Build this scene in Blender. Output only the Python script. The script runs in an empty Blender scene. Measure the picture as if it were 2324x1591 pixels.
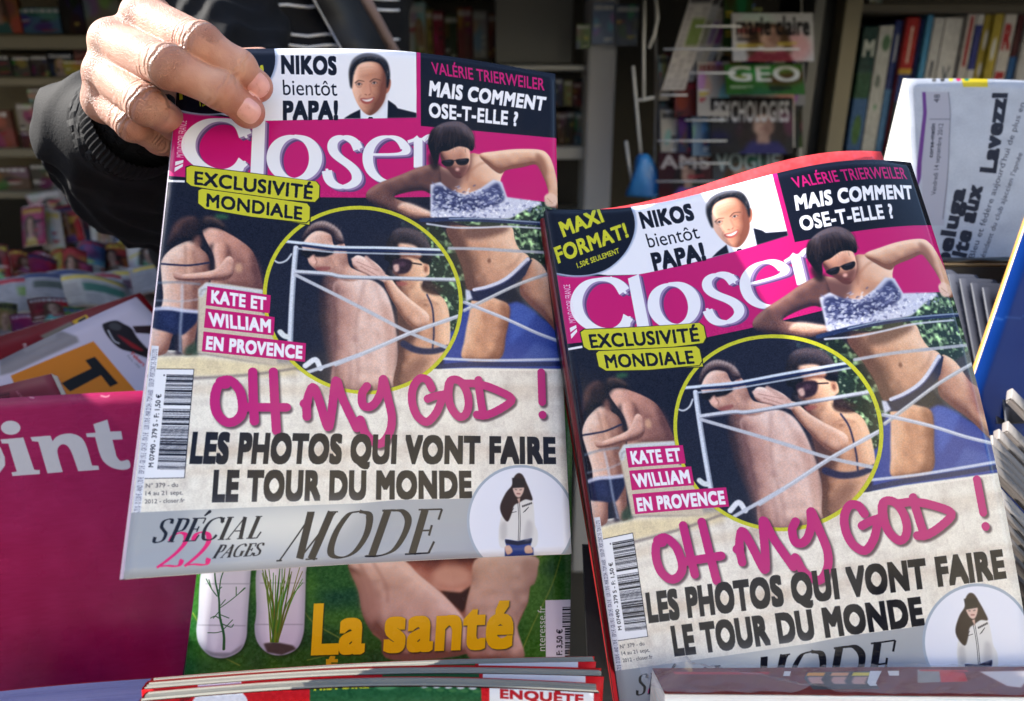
import bpy, bmesh, math, random
import numpy as np
from mathutils import Vector, Matrix

R = math.radians
S = bpy.context.scene
COL = S.collection

# ---------------------------------------------------------------- camera, light, exposure
PITCH, CAMZ = R(20), 1.5
FOC, CX, CY = 1700.0, 1161.5, 795.5            # focal length and centre in the units used for measuring (picture 2323 x 1591)
cam_d = bpy.data.cameras.new('camera')
cam_d.sensor_width = 36
cam_d.lens = 36 * FOC / 2323
cam_d.clip_start, cam_d.clip_end = 0.02, 400
cam_d.dof.use_dof = True
cam_d.dof.focus_distance = 0.425
cam_d.dof.aperture_fstop = 7.0
cam = bpy.data.objects.new('camera', cam_d)
COL.objects.link(cam)
cam.location = (0, 0, CAMZ)
cam.rotation_euler = (R(90) - PITCH, 0, 0)
S.camera = cam

SUN_DIR = Vector((-0.78, 0.297, 0.552)).normalized()    # towards the sun
world = bpy.data.worlds.new('World')
S.world = world
world.use_nodes = True
wn = world.node_tree
sky = wn.nodes.new('ShaderNodeTexSky')
sky.sky_type = 'NISHITA'
sky.sun_disc = False
sky.sun_elevation = math.asin(SUN_DIR.z)
sky.sun_rotation = math.atan2(SUN_DIR.x, SUN_DIR.y)
wn.nodes['Background'].inputs['Strength'].default_value = 0.15
wn.links.new(sky.outputs[0], wn.nodes['Background'].inputs[0])
sun_d = bpy.data.lights.new('sun', 'SUN')
sun_d.energy = 4.5
sun_d.angle = R(0.5)
sun_d.color = (1.0, 0.95, 0.87)
sun = bpy.data.objects.new('sun', sun_d)
COL.objects.link(sun)
sun.rotation_euler = SUN_DIR.to_track_quat('Z', 'Y').to_euler()
S.view_settings.view_transform = 'Standard'
S.view_settings.look = 'None'
S.view_settings.exposure = 1.5
S.view_settings.gamma = 1
S.view_settings.use_curve_mapping = False

# ---------------------------------------------------------------- frames of reference
FWD = np.array([0, math.cos(PITCH), -math.sin(PITCH)])
DWN = np.array([0, -math.sin(PITCH), -math.cos(PITCH)])
RGT = np.array([1.0, 0, 0])
EYE = np.array([0, 0, CAMZ])


def c2w(P):
    P = np.asarray(P, float)
    return EYE + P[..., 0:1] * RGT + P[..., 1:2] * DWN + P[..., 2:3] * FWD


def cp(x, y, z):                       # measured point of the photograph at depth z, camera axes
    return np.array([(x - CX) / FOC * z, (y - CY) / FOC * z, z])


def at(x, y, z):
    return c2w(cp(x, y, z))


def rp(x, y, Y):                       # where the sight line meets the vertical plane y = Y
    d = (x - CX) / FOC * RGT + (y - CY) / FOC * DWN + FWD
    return EYE + d * (Y / d[1])


def rz(x, y, Z):                       # ... the horizontal plane z = Z
    d = (x - CX) / FOC * RGT + (y - CY) / FOC * DWN + FWD
    return EYE + d * ((Z - CAMZ) / d[2])


class Plane:
    """flat sheet spanned by three measured corners (x, y, depth)"""
    def __init__(s, tl, tr, bl, bulge=0.0, vb=0.0, arch=0.0):
        s.a, s.b, s.c = cp(*tl), cp(*tr), cp(*bl)
        s.n = np.cross(s.b - s.a, s.c - s.a)
        s.n /= np.linalg.norm(s.n)
        if s.n[2] > 0: s.n = -s.n
        s.bulge, s.vb, s.arch = bulge, vb, arch
        s.d = (s.c - s.a) / np.linalg.norm(s.c - s.a)

    def P(s, u, v):
        u = np.asarray(u, float)[..., None]; v = np.asarray(v, float)[..., None]
        return s.a + u * (s.b - s.a) + v * (s.c - s.a) + s.n * (s.bulge * np.sin(np.pi * u) + s.vb * np.sin(np.pi * v)) - s.d * s.arch * np.sin(np.pi * u)

    def inv(s, q):
        q = np.asarray(q, float)
        d = np.stack([(q[:, 0] - CX) / FOC, (q[:, 1] - CY) / FOC, np.ones(len(q))], -1)
        t = (s.a @ s.n) / (d @ s.n)
        X = d * t[:, None] - s.a
        A = np.stack([s.b - s.a, s.c - s.a], 1)
        return X @ np.linalg.pinv(A).T


class Sheet:
    """curled magazine cover: pose + low order bulges, fitted to its outline in the photograph"""
    W, A = 0.22, 1.32

    def __init__(s, p):
        s.p = np.array(p)
        r = s.p[3:6]; t = np.linalg.norm(r); k = r / t
        K = np.array([[0, -k[2], k[1]], [k[2], 0, -k[0]], [-k[1], k[0], 0]])
        s.R = np.eye(3) + math.sin(t) * K + (1 - math.cos(t)) * K @ K

    def P(s, u, v):
        u = np.asarray(u, float); v = np.asarray(v, float)
        vc = np.clip(1 - v, 0, 2)
        sn, s2 = np.sin(np.pi * u), np.sin(2 * np.pi * u)
        B = np.stack([sn * vc**1.5, sn * v, s2 * vc**1.5, s2 * v, np.sin(np.pi * v) + 0 * u,
                      np.clip(u - .6, 0, 1)**2 * 4 * vc**1.5, np.clip(.5 - u, 0, 1)**2 * 4 * v, np.clip(u - .6, 0, 1)**2 * 4 * v], -1)
        h = B @ s.p[6:14]
        loc = np.stack([(u - .5) * s.W, (v - .5) * s.W * s.A, -h], -1)
        return loc @ s.R.T + s.p[:3]

    def proj(s, u, v):
        X = s.P(u, v)
        return np.stack([CX + FOC * X[..., 0] / X[..., 2], CY + FOC * X[..., 1] / X[..., 2]], -1)

    def inv(s, q):
        q = np.asarray(q, float)
        x = np.full((len(q), 2), .5)
        for _ in range(9):
            g = s.proj(x[:, 0], x[:, 1])
            gu = (s.proj(x[:, 0] + 1e-4, x[:, 1]) - g) / 1e-4
            gv = (s.proj(x[:, 0], x[:, 1] + 1e-4) - g) / 1e-4
            r = q - g
            D = gu[:, 0] * gv[:, 1] - gu[:, 1] * gv[:, 0]
            x = x + np.clip(np.stack([(r[:, 0] * gv[:, 1] - r[:, 1] * gv[:, 0]) / D, (gu[:, 0] * r[:, 1] - gu[:, 1] * r[:, 0]) / D], -1), -.6, .6)
            x = np.clip(x, -.15, 1.15)
        return x


LEFT = Sheet([-0.078398, -0.030204, 0.424502, -0.220684, -0.228751, -0.007573, 0.018834, -0.003286, -0.003601, 0.004719, -0.003402, 0.020749, 0.038012, -0.00103])
RIGHT = Sheet([0.148862, 0.042792, 0.417936, -0.160324, 0.043018, -0.137058, -0.005489, -0.000102, -0.01416, 0.001799, 0.011, -0.017744, -0.003037, -0.012711])


class Flat:                            # artwork drawn straight in its own 0..1 coordinates
    def inv(s, q): return np.asarray(q, float)


# ---------------------------------------------------------------- printed artwork: a small painter
rng = np.random.default_rng(7)


def L(s): return np.array([float(t) for t in s.split()]).reshape(-1, 2)


def crop(ox, oy, k):                   # points measured in an enlarged cutting
    return lambda s: (np.array([ox, oy]) + (L(s) if isinstance(s, str) else np.asarray(s, float).reshape(-1, 2)) * k) * .90742


def sm(p, closed=True, n=5):           # Catmull-Rom smoothing
    p = np.asarray(p, float)
    if closed: q = np.concatenate([p[-1:], p, p[:2]])
    else: q = np.concatenate([2 * p[:1] - p[1:2], p, 2 * p[-1:] - p[-2:-1]])
    out = []
    for i in range(1, len(q) - 2):
        for t in np.arange(n) / n:
            a, b, c, d = q[i - 1], q[i], q[i + 1], q[i + 2]
            out.append(.5 * (2 * b + (c - a) * t + (2 * a - 5 * b + 4 * c - d) * t * t + (3 * b - a - 3 * c + d) * t**3))
    if not closed: out.append(p[-1])
    return np.array(out)


def fillmask(segs, w, h):              # signed-area coverage of oriented edges, 4 sub-scanlines
    SS = 4
    x0, y0, x1, y1 = [segs[:, i].astype(float) for i in range(4)]
    k = y0 != y1
    x0, y0, x1, y1 = x0[k], y0[k] * SS, x1[k], y1[k] * SS
    sg = np.where(y1 > y0, 1.0, -1.0)
    lo, hi = np.minimum(y0, y1), np.maximum(y0, y1)
    r0 = np.clip(np.ceil(lo - .5), 0, h * SS).astype(int); r1 = np.clip(np.ceil(hi - .5), 0, h * SS).astype(int)
    cnt = np.maximum(r1 - r0, 0)
    acc = np.zeros((h * SS, w + 2))
    if cnt.sum():
        idx = np.repeat(np.arange(len(cnt)), cnt)
        row = np.arange(cnt.sum()) - np.repeat(np.cumsum(cnt) - cnt, cnt) + r0[idx]
        xx = x0[idx] + (row + .5 - y0[idx]) * (x1[idx] - x0[idx]) / (y1[idx] - y0[idx])
        xx = np.clip(xx, 0, w); xi = np.floor(xx).astype(int); fr = xx - xi
        np.add.at(acc, (row, xi), sg[idx] * (1 - fr)); np.add.at(acc, (row, xi + 1), sg[idx] * fr)
    m = np.clip(np.abs(np.cumsum(acc, 1)[:, :w]), 0, 1)
    return m.reshape(h, SS, w).mean(1)


def boxblur(m, r):
    r = max(1, int(round(r)))
    for ax in (0, 1):
        for _ in range(2):
            p = [(0, 0)] * m.ndim; p[ax] = (r + 1, r)
            c = np.cumsum(np.pad(m, p, mode='edge'), ax)
            a = [slice(None)] * m.ndim; b = list(a)
            a[ax] = slice(2 * r + 1, None); b[ax] = slice(0, -(2 * r + 1))
            m = (c[tuple(a)] - c[tuple(b)]) / (2 * r + 1)
    return m


def vnoise(h, w, cell, seed=0, ax=1.0):
    g = np.random.default_rng(seed)
    gh, gw = int(h / cell) + 3, int(w / (cell * ax)) + 3
    a = g.random((gh, gw))
    y = np.arange(h) / cell; x = np.arange(w) / (cell * ax)
    yi, xi = y.astype(int), x.astype(int); fy, fx = (y - yi)[:, None], (x - xi)[None]
    fy, fx = fy * fy * (3 - 2 * fy), fx * fx * (3 - 2 * fx)
    A = a[np.ix_(yi, xi)]; B = a[np.ix_(yi, xi + 1)]; C = a[np.ix_(yi + 1, xi)]; D = a[np.ix_(yi + 1, xi + 1)]
    return (A * (1 - fx) + B * fx) * (1 - fy) + (C * (1 - fx) + D * fx) * fy


_glyph = {}


def glyphs(s, bold, font=None):
    key = (s, bold)
    if key not in _glyph:
        c = bpy.data.curves.new('tmp', 'FONT'); c.body = s; c.dimensions = '2D'; c.fill_mode = 'BOTH'; c.resolution_u = 4
        if bold > .02: c.space_character = 1 + bold * 1.6
        o = bpy.data.objects.new('tmp', c); COL.objects.link(o)
        bpy.context.view_layer.update()
        e = o.evaluated_get(bpy.context.evaluated_depsgraph_get()); m = e.to_mesh()
        co = np.array([v.co[:2] for v in m.vertices]).reshape(-1, 2)
        A_, B_ = [], []
        for p in m.polygons:
            vs = list(p.vertices); q = co[vs]; q2 = np.roll(q, -1, 0)
            if (q[:, 0] * q2[:, 1] - q[:, 1] * q2[:, 0]).sum() < 0: q = q[::-1]; q2 = np.roll(q, -1, 0)
            A_.append(q); B_.append(q2)
        A_ = np.concatenate(A_) if A_ else np.zeros((0, 2)); B_ = np.concatenate(B_) if B_ else A_
        e.to_mesh_clear()
        bpy.data.objects.remove(o); bpy.data.curves.remove(c)
        _glyph[key] = (A_, B_)
    return _glyph[key]


class Canvas:
    def __init__(s, w, h, bg, surf):
        s.w, s.h, s.f = w, h, surf
        s.a = np.empty((h, w, 3)); s.a[:] = np.array(bg) / 255.
        s.clip = None
        q = s.px(np.array([[0, 0], [1, 0.]]) if isinstance(surf, Flat) else surf_mid(surf))
        s.k = np.linalg.norm(q[1] - q[0]) / (1 if isinstance(surf, Flat) else 40)

    def px(s, p): return s.f.inv(p) * [s.w, s.h]

    def put(s, m, x0, y0, col, alpha=1.0, blur=0):
        if blur: m = boxblur(m, blur)
        h, w = m.shape
        X0, Y0, X1, Y1 = max(x0, 0), max(y0, 0), min(x0 + w, s.w), min(y0 + h, s.h)
        if X1 <= X0 or Y1 <= Y0: return
        m = m[Y0 - y0:Y1 - y0, X0 - x0:X1 - x0] * alpha
        if s.clip is not None: m = m * s.clip[Y0:Y1, X0:X1]
        col = np.asarray(col, float) / 255.
        if col.ndim == 3: col = col[Y0 - y0:Y1 - y0, X0 - x0:X1 - x0] if col.shape[:2] == (h, w) else col[Y0:Y1, X0:X1]
        t = s.a[Y0:Y1, X0:X1]
        t += (col - t) * m[..., None]

    def mask(s, segs, blur=0):
        pad = int(blur * 3) + 3
        x0 = int(max(segs[:, [0, 2]].min(), -50)) - pad; y0 = int(max(segs[:, [1, 3]].min(), -50)) - pad
        x1 = int(min(segs[:, [0, 2]].max(), s.w + 50)) + pad; y1 = int(min(segs[:, [1, 3]].max(), s.h + 50)) + pad
        if x1 - x0 < 2 or y1 - y0 < 2: return np.zeros((1, 1)), 0, 0
        return fillmask(segs - [x0, y0, x0, y0], x1 - x0, y1 - y0), x0, y0

    def poly(s, p, col, blur=0, alpha=1.0, smooth=False):
        p = np.asarray(p, float)
        if smooth: p = sm(p)
        else:                                            # follow the curl along long edges
            q = []
            for i in range(len(p)):
                a, b = p[i], p[(i + 1) % len(p)]
                for t in np.arange(6) / 6: q.append(a + (b - a) * t)
            p = np.array(q)
        q = s.px(p)
        m, x, y = s.mask(np.hstack([q, np.roll(q, -1, 0)]), blur)
        s.put(m, x, y, col, alpha, blur)

    def body(s, p, base, dark, lite, r=12, ld=(.75, -.65), amt=1.0, edge=1.4, alpha=1.0, grain=9):
        """a photographed limb or trunk: rounded relief shaded from one side, with grain"""
        q = s.px(sm(p)); m, x, y = s.mask(np.hstack([q, np.roll(q, -1, 0)]), r)
        t = np.zeros_like(m)
        for rr, w_ in ((r, .62), (r / 2.4, .38)):
            h = boxblur(m, rr); gy, gx = np.gradient(h)
            t += -(gx * ld[0] + gy * ld[1]) * rr * 4.2 * w_ - .5 * w_ * (1 - np.clip(h * 1.25 - .1, 0, 1))
        t = t * amt + (vnoise(m.shape[0], m.shape[1], 22, int(abs(x)) + 3) - .5) * .45
        t = np.clip(t, -1, 1)[..., None]
        b_, d_, l_ = (np.array(v, float) for v in (base, dark, lite))
        c = b_ + (l_ - b_) * np.maximum(t, 0) + (d_ - b_) * np.maximum(-t, 0)
        c = c + (vnoise(m.shape[0], m.shape[1], 1.6, 9) - .5)[..., None] * grain + (vnoise(m.shape[0], m.shape[1], 4, 19) - .5)[..., None] * np.array([grain, 0, -grain])
        s.put(m, x, y, c, alpha, edge)

    def ell(s, c, rx, ry, col, ang=0, blur=0, alpha=1.0):
        t = np.linspace(0, 2 * np.pi, 40, endpoint=False); ca, sa = math.cos(R(ang)), math.sin(R(ang))
        x, y = rx * np.cos(t), ry * np.sin(t)
        q = s.px(np.stack([c[0] + x * ca - y * sa, c[1] + x * sa + y * ca], -1))
        m, x, y = s.mask(np.hstack([q, np.roll(q, -1, 0)]), blur)
        s.put(m, x, y, col, alpha, blur)

    def full(s, p, smooth=True):                          # a clipping mask
        q = s.px(sm(p) if smooth else np.asarray(p, float))
        return fillmask(np.hstack([q, np.roll(q, -1, 0)]), s.w, s.h)

    def line(s, p, wd, col, blur=0, alpha=1.0, smooth=True, rough=0):   # round-ended stroke, width in measured units
        p = np.asarray(p, float)
        if smooth and len(p) > 2: p = sm(p, False, 4)
        q = s.px(p); r = np.broadcast_to(np.asarray(wd, float), (2,)) * s.k / 2
        R_ = np.linspace(r[0], r[1], len(q))
        pad = int(max(r)) + 3 + int(blur * 3)
        x0, y0 = (q.min(0) - pad).astype(int); x1, y1 = (q.max(0) + pad).astype(int)
        x0, y0 = max(x0, -40), max(y0, -40); x1, y1 = min(x1, s.w + 40), min(y1, s.h + 40)
        if x1 - x0 < 2 or y1 - y0 < 2: return
        Y, X = np.mgrid[y0:y1, x0:x1]; X = X + .5; Y = Y + .5
        d = np.full(X.shape, 1e9)
        for i in range(len(q) - 1):
            a, b = q[i], q[i + 1]; ab = b - a; l2 = ab @ ab + 1e-9
            t = np.clip(((X - a[0]) * ab[0] + (Y - a[1]) * ab[1]) / l2, 0, 1)
            d = np.minimum(d, np.hypot(X - a[0] - t * ab[0], Y - a[1] - t * ab[1]) - (R_[i] * (1 - t) + R_[i + 1] * t))
        if rough: d = d + rough * s.k * (vnoise(d.shape[0], d.shape[1], 3.5, 5) - .5)
        s.put(np.clip(.5 - d, 0, 1), x0, y0, col, alpha, blur)

    def pen(s, p, thick, thin, col, nib=0, power=1.0, smooth=True, alpha=1.0, n=10):
        """broad-nib stroke: its width follows the direction of travel"""
        p = np.asarray(p, float)
        if smooth and len(p) > 3:
            p = sm(p, False, n)
            for _ in range(2):
                e_ = np.concatenate([np.repeat(p[:1], n // 2, 0), p, np.repeat(p[-1:], n // 2, 0)]); c_ = np.cumsum(np.concatenate([np.zeros((1, 2)), e_]), 0)
                q_ = (c_[n + 1:] - c_[:-n - 1]) / (n + 1) if 0 else np.stack([np.convolve(e_[:, i], np.ones(n + 1) / (n + 1), 'valid') for i in (0, 1)], -1); q_[0], q_[-1] = p[0], p[-1]; p = q_[:len(p)]
        d = np.gradient(p, axis=0); L_ = np.hypot(d[:, 0], d[:, 1]) + 1e-9; d = d / L_[:, None]
        sn = np.abs(d[:, 1] * math.cos(R(nib)) + d[:, 0] * math.sin(R(nib)))
        w = (thin + (thick - thin) * sn**power) / 2
        nrm = np.stack([-d[:, 1], d[:, 0]], -1) * w[:, None]
        q = s.px(np.concatenate([p + nrm, (p - nrm)[::-1]]))
        m, x, y = s.mask(np.hstack([q, np.roll(q, -1, 0)]))
        s.put(m, x, y, col, alpha)

    def text(s, t, p0, p1, p2, col, bold=0.0, p3=None, blur=0, alpha=1.0, rough=0, cap=.727, shear=0):
        """t between baseline ends p0, p1 with capitals reaching p2 (above p0) and p3 (above p1)"""
        a, b = glyphs(t, bold)
        if not len(a): return
        p0, p1, p2 = map(lambda v: np.array(v, float), (p0, p1, p2))
        p3 = p1 + p2 - p0 if p3 is None else np.array(p3, float)
        x0 = min(a[:, 0].min(), b[:, 0].min()); x1 = max(a[:, 0].max(), b[:, 0].max())

        def mp(c):
            yy = (c[:, 1:2] + 0) / cap
            u = (c[:, 0:1] - x0) / (x1 - x0) + shear * yy
            return s.px((p0 + (p1 - p0) * u) * (1 - yy) + (p2 + (p3 - p2) * u) * yy)
        qa, qb = mp(a), mp(b)
        m, x, y = s.mask(np.hstack([qa, qb]), blur + (3 if bold else 0))
        if bold > 0:                                     # heavier weight: sweep the outline round a small circle
            for dx, dy in [(i_ / 2, j_ / 2) for i_ in range(-2, 3) for j_ in range(-2, 3) if bold > .03 or abs(i_) == 2 and j_ % 2 == 0 or i_ % 2 == 0 and abs(j_) == 2]:
                d = bold * .9 * np.array([dx, dy])
                oa, ob = mp(a + d) - [x, y], mp(b + d) - [x, y]
                m = np.maximum(m, fillmask(np.hstack([oa, ob]), m.shape[1], m.shape[0]))
        if rough:
            g = boxblur(m, 1) + rough * (vnoise(m.shape[0], m.shape[1], 4, 3) - .5)
            m = np.clip((g - .42) * 4, 0, 1)
        s.put(m, x, y, col, alpha, blur)

    def noise(s, amt, cell, seed=1, ax=1.0, clip=None):
        n = (vnoise(s.h, s.w, cell, seed, ax) - .5)[..., None] * amt
        m = 1 if clip is None else clip[..., None]
        s.a += n * m

    def image(s, name):
        im = bpy.data.images.new(name, s.w, s.h)
        px = np.ones((s.h, s.w, 4), np.float32)
        px[..., :3] = np.clip(s.a, 0, 1)[::-1]
        im.pixels.foreach_set(px.ravel()); im.update(); im.pack()
        return im


def surf_mid(f):
    if isinstance(f, Sheet): c = f.proj(.5, .5)
    else:
        X = f.P(.5, .5); c = np.array([CX + FOC * X[0] / X[2], CY + FOC * X[1] / X[2]])
    return np.array([c - [20, 0], c + [20, 0]])
# ---------------------------------------------------------------- the gossip magazine's front cover (drawn once, used by both copies)
c1 = crop(200, 0, .34438); c2 = crop(900, 100, .31432); c3 = crop(380, 450, .3142); c4 = crop(860, 450, .34565)
c5 = crop(300, 850, .38339); c6 = crop(800, 850, .3835); l3 = crop(0, 850, .27658); m5 = crop(1340, 350, .37713)
NAVY, PINK, WHITE, YEL, INK = (19, 21, 38), (190, 22, 108), (232, 232, 240), (196, 196, 42), (14, 16, 30)
SKIN, SKD, SKL = (205, 158, 132), (120, 76, 62), (232, 198, 178)


def gossip_cover():
    K = Canvas(1100, 1452, NAVY, LEFT)
    P, E_, Ln, T = K.poly, K.ell, K.line, K.text
    # --- garden behind the terrace, right side
    fol = K.full(c4('560 240 1600 140 1620 900 1250 760 1240 560 1180 420 900 330'), False)
    n1 = boxblur(vnoise(K.h, K.w, 13, 3) * .6 + vnoise(K.h, K.w, 7, 4) * .5, 2) - .02
    fcol = np.array([30, 48, 40]) + (np.clip(n1 - .55, 0, 1) * 5)[..., None] * np.array([130, 150, 105]) * .8
    K.put(fol, 0, 0, fcol, blur=1)
    for i in range(420):
        x, y = rng.uniform(1100, 1600), rng.uniform(160, 900); c_ = [(150, 176, 140), (60, 88, 60), (22, 34, 34), (200, 210, 190), (16, 22, 30)][i % 5]
        if x > 1180 + (y - 160) * .2: E_(c4(f'{x} {y}')[0], rng.uniform(1.2, 4), rng.uniform(.8, 2.4), c_, rng.uniform(0, 180), .8, .7)
    fol2 = K.full(c4('560 330 700 330 900 640 1000 900 760 900 700 560'), False)
    K.put(fol2, 0, 0, fcol * .7, blur=2)
    P(c4('1180 700 1600 560 1640 1100 1350 960'), (64, 62, 66), 3)
    P(c4('700 1390 760 1180 880 900 1000 880 1180 900 1250 880 1340 930 1500 1050 1640 1230 1640 1370'), (46, 66, 148), 3)
    P(c4('1210 900 1290 890 1400 960 1300 1100 1200 1200'), (64, 92, 178), 6, .8)
    P(c4('1380 1180 1600 1260 1600 1340 1250 1340'), (90, 110, 180), 6, .5)
    # --- stone wall along the bottom
    P(np.concatenate([c3('-60 1352 100 1354 400 1368 800 1400 1240 1450'), c6('700 190 1000 182 1620 190 1700 1120 -1700 1180')]), (238, 231, 220), 1)
    P(c5('150 75 500 80 1150 135 1200 210 560 100 200 110'), (120, 112, 118), 2.5, .75)
    P(c5('190 115 500 105 900 150 1150 160 1160 230 900 240 190 245'), (232, 214, 172), 7, .9)
    Ln(c5('190 235 400 250 600 245 900 222 1180 180'), (7, 5), (118, 108, 112), 2.5, .75)
    for y in (300, 330, 700, 730, 850): P(c5(f'150 {y} 700 {y-12} 1500 {y+10} 1500 {y+34} 700 {y+22} 150 {y+30}'), (190, 160, 130), 9, .33)
    for y in (300, 325, 360, 620, 700, 720, 760): P(c6(f'0 {y} 600 {y-6} 1700 {y-2} 1700 {y+18} 600 {y+12} 0 {y+16}'), (176, 148, 128), 8, .32)
    wall = K.full(np.concatenate([c3('-60 1362 400 1378 800 1410 1240 1460'), c6('700 200 1620 200 1700 1120 -1700 1180')]), False)
    for cell, ax, a, sd in ((26, 1.8, .14, 11), (9, .8, .09, 12), (40, .5, .12, 14)):
        g = np.clip(vnoise(K.h, K.w, cell, sd, ax) - .52, 0, 1) * 2
        K.put(wall * g, 0, 0, (120, 98, 92), a)
    # --- couple seen from behind, left
    BD = K.body
    MB_, MD, ML = (196, 140, 124), (104, 66, 62), (234, 186, 168)
    WB, WD, WL = (206, 158, 140), (128, 84, 74), (238, 206, 190)
    P(c3('100 760 80 620 110 520 220 470 290 400 330 330 420 300 520 330 600 400 640 480 500 560 440 800 300 900 120 900'), (24, 22, 34), 8, .9, True)
    BD(c3('400 410 440 378 520 382 600 420 700 480 790 555 832 640 866 770 885 890 760 872 620 850 480 850 470 780 500 700 490 600 450 520'), MB_, MD, ML, 26, (-.7, -.5))
    BD(c3('480 520 540 490 610 520 640 620 640 740 600 800 520 800 490 740 500 640'), (200, 142, 124), MD, ML, 16, (-.8, -.3), 1, 4, .85)
    P(c3('640 560 720 590 760 700 770 870 690 860 640 760'), (120, 78, 74), 12, .6, True)
    P(c3('800 600 860 700 890 890 830 880 800 760'), (96, 60, 62), 8, .8, True)
    E_(c3('690 700')[0], 8, 11, (206, 160, 130), 0, 3, .8)
    BD(c3('310 480 350 470 385 540 440 595 466 680 458 780 440 830 390 860 385 950 372 1050 360 1160 345 1260 330 1380 245 1380 232 1250 205 1180 160 1250 110 1380 -30 1380 -14 1180 20 1085 66 1030 88 930 76 780 74 650 140 560 240 500'), WB, WD, WL, 26, (-.75, -.4))
    BD(c3('300 560 350 580 370 680 360 780 300 800 262 700 270 600'), (196, 144, 122), WD, (222, 176, 152), 14, (-.8, 0), 1, 8, .6)
    Ln(c3('262 520 268 640 262 800 262 1010'), 3, (140, 94, 82), 3, .65)
    Ln(c3('150 640 200 690 230 700'), 3, (168, 118, 102), 4, .6); Ln(c3('310 690 350 660 380 620'), 3, (160, 110, 94), 4, .6)
    P(c3('445 560 486 500 478 560 492 640 500 720 472 745 448 690 462 640'), (26, 20, 30), 4, .95, True)
    Ln(c3('70 668 180 676 300 680 452 660'), 4, (28, 32, 62), .8, 1)                      # swimsuit strap
    BD(c3('170 742 230 752 330 742 440 728 520 700 600 610 650 640 640 760 560 800 440 800 300 806 190 790'), (204, 152, 136), MD, (234, 190, 172), 9, (-.2, -.9))
    Ln(c3('200 806 330 812 500 808 600 780'), 3, (110, 70, 66), 2.5, .7)
    for i in range(3): Ln(c3(f'{172 + i*4} {750 + i*12} {240} {756 + i*11}'), 1.6, (150, 100, 90), 1, .5)
    P(c3('-20 1040 120 1030 250 1042 360 1050 368 1110 310 1180 225 1240 120 1210 -20 1160'), (24, 32, 66), 1.5, 1, True)
    P(c3('60 1050 180 1060 200 1160 110 1180'), (44, 56, 104), 8, .5, True)
    Ln(c3('-10 1030 120 1022 250 1040 360 1050'), 8, (198, 200, 222), 1.5, .95)
    P(c3('195 1220 228 1230 240 1390 185 1390'), (40, 34, 48), 3, .9)
    P(c3('330 1300 350 1260 372 1350 362 1395 250 1395 270 1330'), (44, 66, 50), 4, .9)
    BD(c3('110 540 140 440 180 350 250 300 330 290 380 330 400 420 370 470 330 500 290 480 240 500 170 520'), (36, 26, 32), (14, 12, 22), (84, 58, 56), 14, (-.5, -.8), 1, 5)
    BD(c3('390 330 430 290 510 300 570 350 590 400 520 385 450 380 405 410'), (40, 32, 36), (16, 14, 24), (92, 70, 66), 12, (.2, -.9), 1, 5)
    P(c3('330 470 380 440 390 520 360 540'), (120, 78, 70), 4, .8, True)
    Ln(c3('240 840 238 1000 225 1200 225 1360'), 5, (196, 206, 224), 1.5, .6)
    Ln(c3('20 960 120 962 250 966 370 950'), 4, (180, 190, 206), 2, .5)
    Ln(c3('30 820 200 815 380 830'), 5, (120, 140, 160), 2.5, .6)
    P(c3('370 870 430 815 600 830 880 876 880 1060 980 1080 1000 1480 360 1368'), (205, 190, 170), 2)
    P(c3('370 872 432 818 880 876 880 920 440 872 400 935 372 930'), (206, 208, 214), 2)
    Ln(c3('385 915 420 870 640 880 870 910'), 3, (120, 110, 106), 2, .6)
    P(c3('500 280 560 270 610 290 590 310 520 305'), (46, 92, 62), 4, .9, True)
    # --- masthead block
    P(np.concatenate([c1('500 760 650 790 740 820 1340 878 2323 855'), c2('450 618 480 685 1553 780 1650 800 1650 1315 1445 1285 1150 1265 560 1250 0 1255'), c1('1600 1432 1100 1330 640 1277 560 1270')]), PINK)
    P(c1('560 1276 640 1277 900 1300 1750 1440 1740 1470 900 1345 560 1305'), INK)
    P(c1('560 1304 760 1310 760 1326 560 1320'), WHITE)
    # masthead letters: centre lines in their own cuttings, thick verticals and hairline horizontals
    LET = [(c1, '1200 985 1178 935 1130 892 1060 872 960 872 880 905 815 965 783 1040 795 1110 845 1175 920 1222 1000 1240 1080 1240 1150 1210 1185 1170', 104, 24, 1.3),
           (c1, '1556 991 1604 999 1648 1021 1682 1056 1704 1099 1712 1148 1704 1197 1682 1240 1648 1275 1604 1297 1556 1305 1508 1297 1464 1275 1430 1240 1408 1197 1400 1148 1408 1099 1430 1056 1464 1021 1508 999 1556 991 1604 999', 96, 22, 1.3),
           (c1, '2018 1085 2000 1040 1960 1008 1905 996 1850 1015 1828 1060 1845 1115 1900 1160 1965 1205 2012 1265 2005 1320 1950 1352 1890 1358 1830 1335 1800 1290 1792 1240', 74, 26, .8),
           (c2, '95 912 250 912 368 900 350 840 300 785 220 766 140 790 80 850 58 930 72 1020 120 1085 190 1125 270 1130 340 1100', 84, 20, 1.3),
           (c2, '462 780 462 900 462 1015', 70, 60, 1), (c2, '500 800 525 778 560 762 590 770', 44, 30, 1), (c2, '380 812 430 795 462 770', 30, 22, 1)]
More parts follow.
